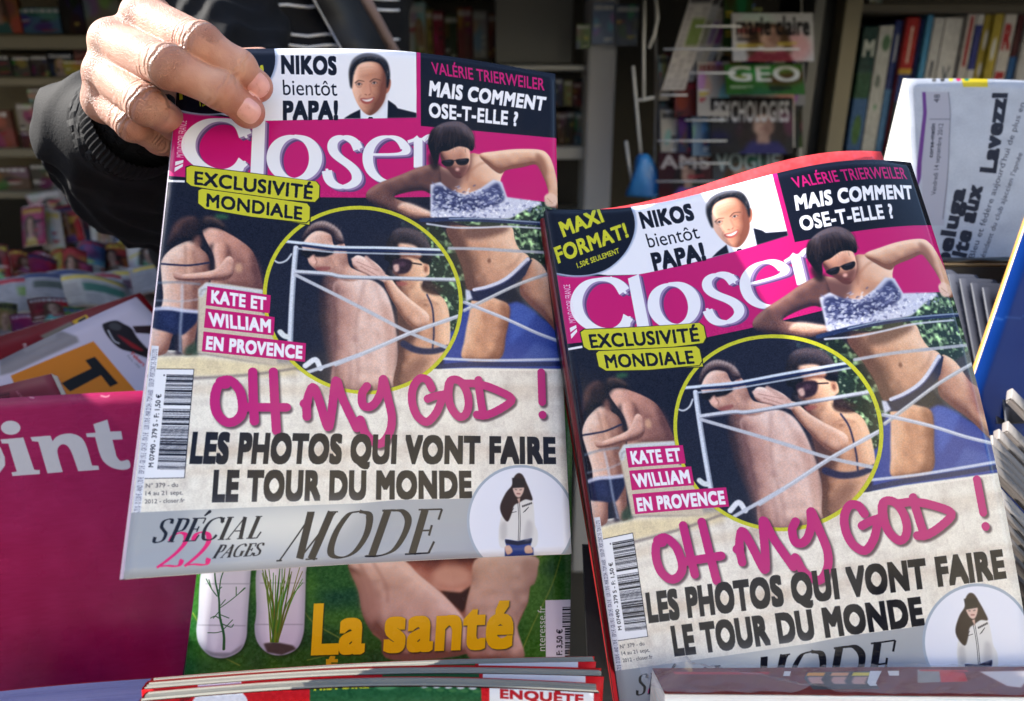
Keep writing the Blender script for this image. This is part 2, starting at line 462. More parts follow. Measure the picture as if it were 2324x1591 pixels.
    for col, off in (((96, 66, 116), [(9, 7), (7.5, 6), (6, 5)]), ((150, 130, 172), [(4.5, 3.5), (3, 2.5), (1.5, 1.5)]), (WHITE, [(0, 0)])):
        for dx, dy in off:
            D = np.array([dx, dy])
            for c, p, tk, tn, pw in LET:
                k = .3125 if c is c1 else .2852
                K.pen(c(p) + D, tk * k, tn * k, col, 0, pw)
            P(c1('1253 895 1345 876 1331 1300 1236 1282') + D, col)
            P(c1('1120 858 1190 915 1218 1000 1202 1005 1170 960 1110 900') + D, col)
            P(c1('1205 1172 1190 1168 1120 1225 1135 1262 1185 1240') + D, col)
            P(c1('2030 1102 2005 1075 2015 1020 2035 1025') + D, col)
            P(c1('1784 1300 1782 1225 1800 1225 1820 1290') + D, col)
    # round corner badge
    bc = [(400, 20), (470, 20), (545, 60), (593, 118), (607, 180), (590, 240), (545, 272), (490, 275), (430, 262), (370, 235), (330, 200), (330, 60)]
    tl = np.array([412, 110.])
    badge = RIGHT.inv(m5('-60 300 560 362 620 430 655 540 640 650 580 760 480 850 370 890 250 898 130 880 20 850'))
    b2 = LEFT.proj(badge[:, 0], badge[:, 1])
    top = np.concatenate([LEFT.proj(np.linspace(-.1, .55, 14), np.full(14, -.1)), np.array([(944, 100)]), c2('450 400 450 618'), c1('2323 855 1345 878 1100 850 700 760 500 700')])
    P(top, WHITE)
    ctr = b2.mean(0)
    P(ctr + (b2 - ctr) * 1.05, (160, 172, 198), 1.5, 1, True)
    P(b2, INK, 0, 1, True)

    def RT(t, q, col, bold):                                            # lettering read off the right-hand copy
        w = RIGHT.inv(m5(q)); a = LEFT.proj(w[:, 0], w[:, 1])
        T(t, a[0], a[1], a[2], col, bold)
    RT('MAXI', '185 640 448 540 150 545', YEL, .045)
    RT('FORMAT!', '150 815 612 640 118 712', YEL, .04)
    RT('1,50€ SEULEMENT', '278 850 555 748 266 815', YEL, .03)
    P(c2('450 70 482 70 486 690 450 690'), PINK)
    P(np.concatenate([c2('481 60 900 100 1400 200 1700 260 1700 800 1553 781 900 712 484 685')]), INK)
    # strap lines
    T('NIKOS', c1('1468 530')[0], c1('1858 538')[0], c1('1465 402')[0], INK, .055)
    T('bientôt', c1('1476 690')[0], c1('1868 696')[0], c1('1470 572')[0], INK, .0)
    T('PAPA!', c1('1480 865')[0], c1('1866 864')[0], c1('1480 733')[0], INK, .055)
    T('VALÉRIE TRIERWEILER', c2('578 268')[0], c2('1466 402')[0], c2('566 172')[0], PINK, .018, p3=c2('1466 305')[0])
    T('MAIS COMMENT', c2('552 440')[0], c2('1462 560')[0], c2('562 324')[0], (236, 236, 244), .05, p3=c2('1480 455')[0])
    T('OSE-T-ELLE ?', c2('552 610')[0], c2('1248 682')[0], c2('552 496')[0], (236, 236, 244), .04, p3=c2('1255 572')[0])
    # head and shoulders of a man in a dark suit
    P(c1('1915 862 1960 832 2035 795 2060 860'), INK, .6)
    P(np.concatenate([c1('2215 860 2222 760 2238 728 2290 765'), c2('300 545 449 582 449 618 205 622')]), INK, .6)
    P(c1('2036 862 2034 800 2060 790 2210 740 2236 735 2232 860'), (224, 228, 240), .5)
    P(c1('2090 862 2098 850 2122 850 2128 862'), INK)
    BDp = K.body
    P(c1('2215 590 2252 575 2256 620 2238 668 2212 676'), (176, 108, 86), 1, 1, True)
    BDp(c1('1978 560 2010 450 2110 425 2200 465 2226 560 2226 640 2210 730 2165 800 2110 838 2062 818 2020 764 1990 700 1972 630'), (198, 138, 112), (112, 66, 52), (244, 196, 170), 22, (-.65, -.4), 1.15, 1.2, 1, 6)
    BDp(c1('2020 480 2060 456 2130 456 2176 500 2160 560 2090 572 2030 560'), (214, 158, 132), (180, 122, 98), (236, 192, 168), 16, (-.3, -.8), 1, 7, .7)
    P(c1('2185 560 2222 600 2218 680 2190 760 2130 825 2160 740 2186 660'), (118, 66, 52), 7, .7, True)
    BDp(c1('1960 620 1952 520 1975 440 2030 398 2100 386 2180 405 2232 455 2250 545 2240 622 2226 640 2221 560 2206 510 2178 468 2138 450 2090 448 2042 458 2008 486 1985 545 1974 640'), (34, 32, 36), (12, 12, 18), (92, 92, 102), 10, (-.3, -.9), 1.3, 2.2)
    for i in range(110):
        a_ = rng.uniform(0, math.pi); x0, y0 = 2106 - 128 * math.cos(a_), 560 - 128 * math.sin(a_) * 1.05; Ln(c1(f'{x0} {y0} {x0 + rng.uniform(4, 16)} {y0 - rng.uniform(4, 16)}'), .9, [(96, 92, 98), (16, 16, 22), (60, 56, 62)][i % 3], .4, .5)
    for e in ('2000 602 2024 586 2062 592', '2106 594 2138 574 2182 584'): Ln(c1(e), (3.6, 2.0), (76, 50, 42), 1.2, .8)
    for a, b in (('2026 612', '2010 614 2028 604 2046 614'), ('2136 602', '2118 606 2138 594 2158 604')):
        E_(c1(a)[0], 8, 5, (150, 96, 80), -6, 2, .7); E_(c1(a)[0], 5.4, 2.6, (226, 214, 208), -6, .6, .9); E_(c1(a)[0], 2.7, 2.7, (44, 34, 34), 0, .5, .95); Ln(c1(b), 1.5, (56, 34, 30), .5, .8)
    for q in ('2014 632 2028 636 2044 630', '2122 626 2140 628 2156 620'): Ln(c1(q), 2, (150, 98, 82), 1.4, .6)
    P(c1('2082 600 2104 600 2112 670 2100 690 2070 688 2066 668'), (216, 154, 130), 4, .6, True); Ln(c1('2104 612 2112 664 2116 676'), 3, (150, 92, 74), 2.5, .6)
    for q in ('2070 686 2080 690', '2098 690 2108 684'): Ln(c1(q), 2.4, (110, 60, 50), 1, .7)
    P(c1('2034 718 2060 712 2086 716 2112 710 2138 706 2122 742 2084 756 2050 746'), (158, 76, 70), 1, .95, True)
    P(c1('2044 721 2082 722 2128 712 2108 734 2074 738'), (238, 232, 228), .8, .95, True); Ln(c1('2044 722 2084 724 2128 712'), 1.2, (110, 50, 48), .6, .6)
    for q in ('2040 690 2026 712 2030 740', '2128 680 2152 706 2146 738'): Ln(c1(q), 2.2, (146, 90, 74), 2, .6)
    Ln(c1('2070 776 2100 780 2120 770'), 3, (150, 96, 80), 3, .5); Ln(c1('2030 500 2100 488 2170 500'), 1.6, (178, 120, 98), 1.6, .5); Ln(c1('2030 520 2100 510 2170 524'), 1.6, (178, 120, 98), 1.6, .45)
    # --- figure behind the railing, right: dark glasses, white and navy swimsuit
    dk = (92, 60, 60)
    FB, FD, FL = (204, 150, 122), (104, 66, 58), (242, 200, 172)
    BD(c4('745 340 1000 345 1200 335 1236 430 1268 500 1340 560 1330 660 1180 750 960 830 890 790 862 660 810 520'), FB, FD, FL, 34, (.8, -.3), 1.1)
    P(c4('745 340 850 335 880 470 930 620 940 800 885 790 850 640'), (96, 62, 56), 10, .75, True)
    P(c4('870 415 960 430 1080 410 1200 345 900 340'), (92, 60, 56), 6, .8, True)
    BD(c4('1020 450 1150 410 1230 470 1240 600 1150 680 1060 690 1010 600'), (222, 172, 142), FB, (246, 210, 184), 20, (.5, -.6), 1, 12, .7)
    E_(c4('1050 585')[0], 4, 6, (120, 74, 60), 0, 1.6, .85); Ln(c4('1052 470 1048 560'), 3, (170, 118, 96), 3, .5); Ln(c4('1280 540 1240 600 1180 640'), 4, (150, 100, 82), 4, .5)
    BD(c4('1300 690 1345 575 1390 580 1450 640 1510 760 1590 860 1660 1200 1560 1130 1450 1000 1340 900 1270 810'), FB, (120, 74, 66), FL, 20, (.6, -.6))
    P(c4('1480 700 1560 780 1620 1040 1520 960'), (120, 50, 50), 10, .7)
    BD(c4('930 850 1010 830 1120 866 1190 905 1198 985 1172 1120 1122 1300 865 1300 872 1150 905 970'), (216, 158, 124), (120, 72, 58), (248, 206, 174), 20, (-.3, -.5), 1.1, 2)
    P(c4('1130 890 1190 915 1185 1000 1110 1290 1070 1290 1130 1080'), (140, 88, 66), 7, .7, True)
    Ln(c4('1010 940 1030 1060 1000 1200'), 5, (176, 118, 90), 5, .6)
    P(c4('880 800 950 800 1100 745 1200 700 1330 560 1362 580 1310 690 1180 800 1000 880 900 870'), (26, 30, 62), 1.2)
    Ln(c4('940 795 1050 770 1180 710 1330 575'), (8, 10), (214, 214, 232), 1.4); Ln(c4('960 805 1060 782 1190 722 1330 590'), (2, 3), (80, 84, 130), 1.2, .8)
    P(c4('878 790 910 800 930 860 880 880'), (208, 210, 226), 1.5)
    BD(c2('880 905 960 912 1060 905 1130 960 1150 1030 1118 1120 1140 1240 1160 1330 960 1400 760 1400 700 1380 620 1320 575 1220 560 1080 600 1000 700 1030 800 1090 860 1010'), (212, 158, 130), (112, 72, 64), (248, 212, 188), 30, (.8, -.35), 1.0)
    P(c2('585 1010 700 1040 800 1095 840 1060 780 1180 660 1250 610 1300 565 1180'), dk, 9, .92, True)
    BD(c2('900 930 980 925 1080 920 1100 1060 1080 1140 980 1170 890 1130 870 1050'), (234, 190, 164), FB, (252, 224, 204), 18, (.4, -.8), 1, 8, .8)
    Ln(c2('880 1040 960 985 1080 960'), 4, (170, 112, 90), 3, .6); Ln(c2('860 1060 850 1120'), 4, (150, 96, 80), 3, .6)
    BD(c2('950 912 1080 885 1250 868 1430 874 1498 915 1538 1000 1568 1130 1592 1322 1500 1322 1468 1250 1500 1230 1478 1140 1432 1034 1395 992 1290 1014 1170 1036 1110 1064 1020 1000'), (214, 164, 136), (126, 80, 66), (246, 208, 182), 14, (.1, -.95), 1.1)
    P(c2('1400 905 1450 930 1490 1020 1470 1100 1440 1040 1400 985'), (140, 90, 72), 5, .7, True)
    P(c2('1470 1240 1520 1220 1570 1260 1560 1320 1480 1320'), (232, 196, 176), 2, .9, True); Ln(c2('1490 1260 1530 1300'), 2, (170, 120, 100), 1, .7)
    BD(c2('620 1000 480 1010 330 1070 150 1140 62 1200 50 1262 110 1310 250 1375 400 1420 560 1428 620 1400 520 1350 390 1300 272 1250 380 1212 500 1200 570 1225 640 1180'), (98, 66, 64), (46, 32, 40), (150, 108, 98), 12, (-.2, -.9))
    BD(c2('330 1300 400 1300 500 1340 570 1370 610 1412 420 1408 300 1350'), (220, 170, 146), (130, 90, 80), (246, 214, 196), 8, (.1, -.9), 1, 4)
    P(c2('560 1150 640 1130 720 1200 850 1230 960 1180 1060 1110 1130 1130 1170 1250 1440 1288 1440 1310 1320 1350 1200 1420 980 1440 760 1430 560 1410'), (206, 208, 228), 1.5)
    P(c2('590 1170 700 1180 820 1250 950 1230 1080 1140 1120 1180 1140 1280 980 1350 760 1370 600 1320'), (44, 50, 92), 4, .95, True)
    P(c2('960 1220 1080 1170 1100 1260 1000 1320'), (78, 86, 136), 10, .6, True)
    for i in range(320):
        u = rng.random() * .66; x, y = 575 + 870 * u, 1300 - 60 * u + rng.normal(0, 52); E_(c2(f'{x} {y}')[0], rng.uniform(2, 6), rng.uniform(1, 3), [(236, 238, 248), (110, 116, 160), (190, 194, 220), (60, 66, 112)][i % 4], rng.uniform(-50, 50), 1.2, .55)
    for i in range(150):
        u = rng.random(); x, y = 570 + 870 * u, 1392 - 66 * u + rng.normal(0, 22); E_(c2(f'{x} {y}')[0], rng.uniform(2, 5.5), rng.uniform(1, 3), [(244, 244, 252), (186, 190, 220), (120, 126, 168), (228, 230, 244)][i % 4], rng.uniform(-50, 50), .7, .8)
    BD(c2('640 890 720 850 840 838 872 870 876 960 856 1030 805 1098 750 1090 700 1030 650 970'), (186, 132, 112), (84, 48, 48), (236, 188, 164), 14, (.6, -.8))
    P(c2('640 970 760 1010 860 990 850 1040 800 1100 740 1085 680 1010'), (88, 50, 50), 6, .8, True)
    P(c2('648 968 700 954 742 956 746 980 724 1004 684 1004 660 992'), (16, 15, 22), 1.4, 1, True); P(c2('764 954 810 946 862 944 864 972 838 994 792 996 768 980'), (16, 15, 22), 1.4, 1, True); Ln(c2('740 962 768 958'), 2, (24, 22, 28), .8); Ln(c2('680 966 720 964'), 2, (96, 92, 112), 2, .7); Ln(c2('796 956 840 954'), 2, (96, 92, 112), 2, .7)
    BD(c2('590 700 680 655 790 650 865 695 905 760 908 850 885 885 850 858 780 848 700 880 640 895 625 960 600 1010 560 900 540 820 555 750'), (30, 24, 30), (8, 8, 16), (96, 84, 92), 18, (.4, -.9), 1.2)
    for i in range(60):
        x0 = rng.uniform(580, 890); y0 = rng.uniform(680, 740); dx = (x0 - 735) * .25; Ln(c2(f'{x0} {y0} {x0 + dx} {y0 + 60} {x0 + dx * 1.4 + rng.uniform(-20, 20)} {y0 + rng.uniform(110, 170)}'), 1.1, [(92, 72, 66), (14, 12, 18), (56, 44, 46)][i % 3], .7, .4)
    P(c2('575 900 600 960 640 1000 600 1040 560 1010 545 930'), (28, 20, 24), 5, .9, True)
    E_(c2('775 1030')[0], 5, 4, (226, 170, 160), 0, 1.5, .9); Ln(c2('760 1060 800 1066'), 2.5, (96, 40, 44), 1, .8)
    # railing over the figure
    for pts, w, col, a in [(c4('560 292 800 285 1100 295 1500 322 1600 335'), 11, (30, 44, 84), 1), (c4('600 318 800 345 1000 345 1200 338 1500 355'), 5, (210, 214, 230), .9), (c4('760 282 1000 280 1300 300 1560 318'), 3, (190, 205, 225), .8),
                           (c4('760 495 1000 500 1250 515 1600 532'), 8, (176, 178, 190), .95), (c4('1600 640 1300 740 1060 850 870 945'), 9, (176, 176, 182), .95), (c4('1600 636 1300 735 1060 845 870 940'), 3, (226, 226, 232), .8),
                           (c4('870 885 1180 1010 1400 1110 1620 1190'), 9, (182, 186, 204), .95), (c4('880 882 1180 1005 1400 1105 1620 1185'), 3, (236, 236, 244), .8),
                           (c4('680 1350 900 1335 1250 1335 1640 1330'), 12, (30, 40, 84), .9), (c4('700 1292 1000 1305 1300 1303 1640 1296'), 7, (206, 210, 226), .95)]:
        Ln(pts, w * .9, col, 1, a)
    # --- enlarged circle
    th = np.linspace(0, 2 * np.pi, 60, endpoint=False)
    rg = np.stack([823 + 227 * np.cos(th) + 6 * np.sin(th), 681 + 214 * np.sin(th) + 12 * np.cos(th) * .3], -1)
    P(rg, YEL)
    K.clip = K.full(823 + (rg - 823) * .962 if 0 else np.array([823, 681]) + (rg - [823, 681]) * .96)
    P(rg, (24, 27, 46))
    K.put(K.full(c4('500 300 700 360 960 560 960 1100 760 1100 740 900 640 760 560 640 560 420'), False), 0, 0, fcol, blur=2)
    for i in range(260):
        x, y = rng.uniform(560, 900), rng.uniform(360, 1100); c_ = [(150, 176, 140), (60, 88, 60), (20, 30, 32), (190, 204, 176), (14, 18, 26)][i % 5]; E_(c4(f'{x} {y}')[0], rng.uniform(1.2, 4), rng.uniform(.8, 2.4), c_, rng.uniform(0, 180), .8, .7)
    P(c4('740 1110 900 1050 900 1260 760 1260'), (50, 72, 150), 3)
    P(c4('-60 1440 120 1425 250 1470 300 1560 -60 1560'), (40, 76, 150), 2); P(c4('20 1450 120 1445 200 1480 60 1480'), (190, 210, 236), 3, .8, True)
    for i in range(60): E_(c4(f'{rng.uniform(400, 620)} {rng.uniform(280, 480)}')[0], rng.uniform(2, 9), rng.uniform(1, 5), [(40, 60, 70), (70, 96, 96), (30, 40, 60)][i % 3], rng.uniform(0, 180), 2, .4)
    BD(c3('1360 780 1500 760 1620 800 1680 1000 1680 1500 1450 1500 1360 1250 1330 1000'), (110, 80, 78), (50, 36, 44), (160, 124, 114), 26, (.6, -.4), 1, 5)
    P(c3('1440 1000 1500 980 1530 1200 1560 1380 1480 1400 1450 1200'), (62, 44, 50), 12, .8, True)
    BD(c3('1200 500 1260 430 1330 400 1420 430 1450 520 1520 500 1548 560 1570 680 1630 720 1720 760 1720 870 1480 810 1340 735 1290 705 1250 665 1236 620 1200 570'), (212, 164, 146), (122, 80, 74), (244, 208, 192), 20, (-.5, -.7))
    P(c3('1236 612 1286 590 1300 640 1310 664 1280 676 1262 650'), (236, 188, 172), 3, .9, True); Ln(c3('1286 600 1312 650 1300 676'), 2.4, (160, 104, 94), 1.2, .8)
    P(c3('1300 700 1400 690 1418 712 1330 724'), (140, 74, 74), 2.5, .8, True); Ln(c3('1410 620 1450 680 1440 730'), 3, (150, 100, 90), 3, .6); Ln(c3('1500 600 1520 700 1500 760'), 5, (150, 104, 94), 5, .6)
    E_(c3('1500 540')[0], 7, 12, (190, 132, 118), 10, 1.5, .9); E_(c3('1502 542')[0], 3, 6, (120, 74, 68), 10, 1.2, .8)
    P(c3('1180 560 1450 560 1440 590 1380 612 1300 612 1290 590 1240 625 1190 600'), (16, 16, 24), 1.5)
    BD(c3('1195 500 1200 440 1260 360 1350 326 1430 350 1500 410 1528 500 1480 512 1450 490 1430 440 1340 405 1260 425'), (96, 76, 78), (40, 30, 40), (176, 154, 150), 12, (.2, -.9), 1.2, 2)
    for i in range(22): Ln(c3(f'{1215 + i*13} {430 - 70*math.sin(i/7)} {1235 + i*13} {380 - 50*math.sin(i/7)}'), 1.3, (140, 118, 116) if i % 2 else (60, 44, 50), .8, .5)
    BD(c4('-80 760 60 735 130 718 210 728 290 790 340 900 372 1050 388 1200 388 1320 352 1500 -80 1500 -20 1100'), (228, 192, 180), (140, 98, 94), (250, 226, 218), 30, (.15, -.4), 1, 2)
    P(c4('-80 780 20 780 50 1000 34 1200 50 1480 -80 1480'), (150, 106, 102), 14, .85, True)
    Ln(c4('150 735 110 900 84 1100 100 1300 96 1480'), 4, (150, 104, 98), 5, .75); Ln(c4('215 740 262 860 300 1000 322 1200 316 1440'), 5, (182, 134, 122), 6, .6); BD(c4('-60 760 0 742 60 760 92 840 84 960 60 1100 40 1300 20 1480 -60 1480'), (196, 150, 138), (110, 76, 76), (226, 186, 172), 14, (.4, -.5), 1, 5, .8)
    P(c4('270 900 335 940 378 1150 376 1340 330 1420 310 1150'), (196, 150, 136), 8, .7, True)
    Ln(c4('140 800 180 1000 170 1250 200 1440'), 6, (206, 164, 152), 7, .6); E_(c4('250 1130')[0], 5, 8, (200, 156, 144), 0, 3, .5)
    BD(c4('350 640 400 560 500 545 560 590 612 612 618 680 585 710 570 770 640 805 720 860 760 960 768 1150 740 1260 600 1390 500 1480 360 1490 388 1300 400 1150 380 900 360 740'), (208, 154, 124), (104, 66, 58), (244, 198, 164), 24, (.8, -.4), 1.1)
    P(c4('385 900 500 1050 540 1120 420 1260 390 1480 366 1490 390 1200'), (84, 54, 52), 7, .9, True)
    P(c4('500 1300 620 1290 560 1400 440 1480 430 1400'), (120, 80, 72), 10, .7, True)
    Ln(c4('540 890 600 870 680 900'), 4, (160, 106, 84), 3, .6); E_(c4('590 905')[0], 6, 3, (120, 74, 60), 0, 3, .6)
    Ln(c4('430 1185 520 1230 640 1240 765 1210'), (16, 12), (30, 36, 74), 1.5, 1)            # swimsuit
    Ln(c4('600 830 640 930 650 1100 640 1230'), 4, (30, 36, 74), 1, .9)
    BD(c4('300 700 330 600 290 560 330 400 420 345 560 380 620 470 640 560 612 612 560 590 520 540 420 555 380 600 350 660 400 720 380 760'), (30, 26, 34), (10, 10, 18), (84, 72, 80), 16, (.3, -.9), 1.1, 2)
    BD(c4('390 470 440 460 520 480 560 540 540 575 470 560 410 560'), (214, 160, 134), (130, 84, 72), (244, 200, 174), 8, (.2, -.9), 1, 3)
    P(c4('560 750 620 780 700 830 640 830 570 800'), (50, 30, 30), 3, .9, True); P(c4('570 760 600 700 640 740 720 800 660 800'), (60, 36, 34), 5, .7, True)
    P(c4('350 590 400 568 480 580 492 620 460 670 400 680 360 660'), (44, 26, 40), 1.5, 1, True); Ln(c4('480 600 560 612'), 3, (30, 20, 26), .6); E_(c4('420 610')[0], 9, 6, (96, 66, 84), 0, 2, .6)
    E_(c4('592 640')[0], 6, 11, (196, 136, 108), 0, 1.5, .9); E_(c4('592 645')[0], 3, 6, (130, 80, 64), 0, 1.2, .8)
    P(c4('356 620 392 610 398 655 370 666'), (236, 194, 182), 2, .9, True); Ln(c4('352 668 385 672'), 2, (130, 84, 76), 1, .6)
    P(c4('372 735 440 740 460 757 400 768'), (166, 88, 84), 2.5, .8, True); Ln(c4('372 790 440 800 500 770'), 4, (140, 92, 76), 4, .6)
    BD(c4('280 690 330 700 400 790 500 880 600 960 616 1010 590 1066 540 1080 460 1040 370 910 300 780'), (222, 170, 144), (128, 82, 70), (250, 212, 190), 10, (.4, -.8))
    BD(c4('60 575 95 545 150 560 215 590 270 640 300 700 290 730 200 700 110 660 66 625'), (232, 190, 176), (150, 104, 96), (250, 224, 214), 8, (.1, -.9))
    for i, (a, b) in enumerate([('65 575', '230 640'), ('80 600', '260 690'), ('110 635', '290 720'), ('160 560', '280 680')]): Ln(np.concatenate([c4(a), c4(b)]), (8, 12), (236 - 8 * i, 196 - 9 * i, 184 - 9 * i), 1.5)
    for a, b in [('90 590', '240 655'), ('120 625', '250 700')]: Ln(np.concatenate([c4(a), c4(b)]), 1.6, (160, 104, 96), 1, .7)
    for pts, w, col, a in [(np.concatenate([c3('1050 488 1350 520'), c4('0 488 300 492 600 503 900 512')]), 7, (214, 224, 238), 1), (np.concatenate([c3('1200 522 1400 548'), c4('0 506 300 512 600 522 900 530')]), 6, (26, 40, 80), 1), (np.concatenate([c3('1150 545 1400 572'), c4('0 526 300 534 600 540 900 548')]), 4, (190, 200, 216), .9),
                           (c3('1145 540 1130 700 1110 1000 1098 1290'), 11, (212, 218, 232), 1), (c3('1160 545 1146 700 1126 1000 1114 1290'), 3, (120, 130, 150), .8),
                           (np.concatenate([c3('1140 728 1400 745'), c4('0 700 300 708 600 716 860 722')]), 8, (206, 210, 222), 1), (np.concatenate([c3('1140 745 1400 762'), c4('0 712 300 720 600 728 860 736')]), 3, (110, 112, 128), .8),
                           (np.concatenate([c3('1140 755'), c4('0 862 240 985 480 1108 760 1220')]), 8, (190, 192, 204), 1), (c4('-60 1335 200 1230 480 1108 700 1030 860 975'), 9, (186, 188, 200), 1), (c4('-60 1328 200 1223 480 1101 700 1023 860 968'), 3, (232, 234, 242), .8),
                           (c3('960 630 1010 660 1070 640 1110 590'), 4, (210, 214, 224), 1), (c3('1220 1480 1300 1430 1340 1500'), 12, (226, 228, 238), 1), (c3('1240 1530 1420 1470 1660 1390'), 8, (196, 200, 214), 1), (c3('1020 1210 1050 1240 1080 1250'), 12, (216, 222, 226), 1)]:
        Ln(pts, w, col, .8, a)
    K.clip = None
    ph = K.full(c1('560 1330 1750 1470 2323 1450') if 0 else LEFT.proj(np.array([-.05, 1.05, 1.05, -.05]), np.array([.3, .28, .9, .9])), False)
    K.noise(.07, 2.4, 31, 1, ph); K.noise(.05, 1.3, 32, 1, ph)
    # --- yellow labels
    for q in ('765 1212 800 1198 1300 1262 1720 1318 1745 1350 1742 1440 1712 1474 1300 1440 800 1350 765 1320', '858 1372 890 1368 1300 1432 1660 1478 1678 1510 1672 1640 1200 1560 900 1512 852 1480'):
        P(c1(q), (30, 32, 20)); a = c1(q); m_ = a.mean(0); P(m_ + (a - m_) * [.985, .95], (198, 196, 44))
    P(c3('365 80 395 66 800 120 1240 184 1262 215 1260 318 1230 346 800 300 420 235 362 190'), (30, 32, 20))
    P(c3('370 84 398 71 800 126 1234 189 1256 218 1254 314 1226 340 800 294 424 230 368 186'), (198, 196, 44))
    T('EXCLUSIVITÉ', c1('832 1338')[0], c1('1682 1448')[0], c1('836 1240')[0], INK, .03, p3=c1('1690 1345')[0], rough=.35)
    T('MONDIALE', c3('436 210')[0], c3('1190 318')[0], c3('440 104')[0], INK, .03, p3=c3('1194 212')[0], rough=.35)
    # --- pink word boxes
    for q in ('441 845 945 918 936 1062 428 998', '428 1022 976 1092 969 1238 413 1176', '410 1206 1226 1300 1218 1449 396 1365'): P(c3(q), PINK)
    T('KATE ET', c3('474 976')[0], c3('903 1032')[0], c3('478 876')[0], (238, 236, 244), .05, p3=c3('906 932')[0])
    T('WILLIAM', c3('460 1158')[0], c3('940 1212')[0], c3('452 1052')[0], (238, 236, 244), .05, p3=c3('942 1110')[0])
    T('EN PROVENCE', c3('432 1345')[0], c3('1190 1420')[0], c3('440 1242')[0], (238, 236, 244), .055, p3=c3('1194 1320')[0])
    # --- barcode
    P(l3('1398 260 1756 262 1670 1250 1295 1257'), (26, 28, 42)); P(l3('1402 266 1750 268 1664 1244 1300 1251'), WHITE)
    y = 313.
    while y < 1168:
        t = rng.choice([3, 5, 8, 14, 20], p=[.34, .28, .2, .12, .06])
        if 572 < y < 615: y += 12; continue
        u = (y - 313) / 855; xa, xb = 1505 - 85 * u, 1748 - 72 * u
        P(l3(f'{xa} {y} {xb} {y+4} {xb-.3} {y+4+t} {xa-.3} {y+t}'), (20, 22, 38)); y += t + rng.choice([4, 6, 10], p=[.5, .3, .2])
    E_(l3('1484 320')[0], 2, 2, (60, 60, 80))
    T('M 07490 - 379 S - F: 1,50 €', l3('1384 1150')[0], l3('1458 492')[0], l3('1338 1150')[0], (22, 24, 38), .015)
    for i, (t, a, b, c) in enumerate([('N° 379 - du', '1298 1337', '1588 1328', '1298 1297'), ('14 au 21 sept.', '1296 1406', '1634 1398', '1296 1366'), ('2012 - closer.fr', '1288 1480', '1648 1468', '1288 1440')]):
        T(t, l3(a)[0] + [5, 0], l3(b)[0] + [5, 0], l3(c)[0] + [5, 0], (48, 44, 52), 0)
    # --- small type along the spine
    e0 = LEFT.proj(np.full(9, .002), np.linspace(.62, 1.0, 9)); e1 = LEFT.proj(np.full(9, .0165), np.linspace(.62, 1.0, 9))
    P(np.concatenate([e0, e1[::-1]]), (226, 226, 234))
    for i, t in enumerate(['DOM 2,70 € - BEL 1,70 € - CH 3,80 FS', 'CAN 5,75 $ - D 3,30 € - AND 1,70 €', 'ESP 2 € - GB 1,95 £ - GR 2 € - ITA 2 €', 'LUX 1,70 € - MAR 22 DH - TOM A/650', 'S/350 CFP - PORT.CONT. 2 € - TUN 3,5 DTU']):
        v0, v1 = .985 - i * .073, .985 - (i + 1) * .073 + .006
        a = LEFT.proj(np.array([.0145, .0145, .0045, .0045]), np.array([v0, v1, v0, v1])); T(t, a[0], a[1], a[2], (70, 70, 96), 0, p3=a[3])
    a = LEFT.proj(np.array([.03, .03, .012, .012]), np.array([.245, .165, .245, .165])); T('MONDADORI FRANCE', a[0], a[1], a[2], (232, 216, 232), 0, p3=a[3])
    a = LEFT.proj(np.array([.012, .03, .03, .012]), np.array([.255, .250, .256, .264])); P(a, WHITE); a = LEFT.proj(np.array([.012, .03, .03, .012]), np.array([.268, .258, .264, .277])); P(a, WHITE)
    # --- hand-drawn headline
    strokes = [(c5, '690 290 640 300 618 390 635 480 690 535 750 530 795 480 798 400 775 320 715 262 655 270'), (c5, '865 208 868 350 876 530'), (c5, '1000 208 1006 350 1020 590'), (c5, '815 438 950 440 1085 440'),
               (c5, '1218 500 1220 400 1258 308 1300 400 1355 568 1380 470 1408 265 1450 380 1540 570'), (c5, '1200 415 1222 405'), (c6, '240 575 262 520 290 600 345 660 400 675 455 600 468 500 445 390 413 255 400 330 365 405 320 438 278 420 275 350 305 302'),
               (c6, '728 315 700 262 650 252 608 310 600 400 630 490 695 535 755 480 790 400 808 355'), (c6, '702 384 750 366 810 356'), (c6, '850 268 838 340 850 430 900 498 945 490 968 430 960 350 925 280 875 258 840 285 830 380'),
               (c6, '1033 262 1040 340 1062 480'), (c6, '930 284 1030 288 1140 322 1250 385 1180 448 1080 492 1022 488'), (c6, '1442 212 1448 405'), (c6, '1450 488 1451 490')]
    for c, p in ((c, p) for c, p in strokes): Ln(c(p) + [4, 5], 19.5, (52, 30, 44), 2.2, .75)
    for c, p in ((c, p) for c, p in strokes): Ln(c(p), 18.5, (188, 32, 118), 0, 1, rough=.7)
    T('LES PHOTOS QUI VONT FAIRE', c5('462 795')[0], c6('1530 798')[0], c5('484 602')[0], INK, .062, p3=c6('1526 636')[0])
    T('LE TOUR DU MONDE', c5('608 1046')[0], c6('982 1020')[0], c5('622 850')[0], INK, .062, p3=c6('978 856')[0])
    # --- grey fashion band
    P(np.concatenate([c5('60 1128 800 1095 1565 1066'), c6('500 1044 1000 1034 1640 1010 1760 1500 -1400 1600')]), (164, 166, 172))
    P(np.concatenate([c5('420 1120 800 1095 1565 1066'), c6('120 1060 300 1055 120 1260 -100 1480 -500 1500')]), (222, 219, 212), 26, .85)
    P(np.concatenate([c5('60 1400 800 1360 1565 1330'), c6('500 1240 1760 1200 1760 1500 -1400 1600')]), (160, 164, 176), 30, .8)
    rc = np.stack([c6('1310 1180')[0][0] + 117 * np.cos(th), c6('1310 1180')[0][1] + 121 * np.sin(th)], -1)
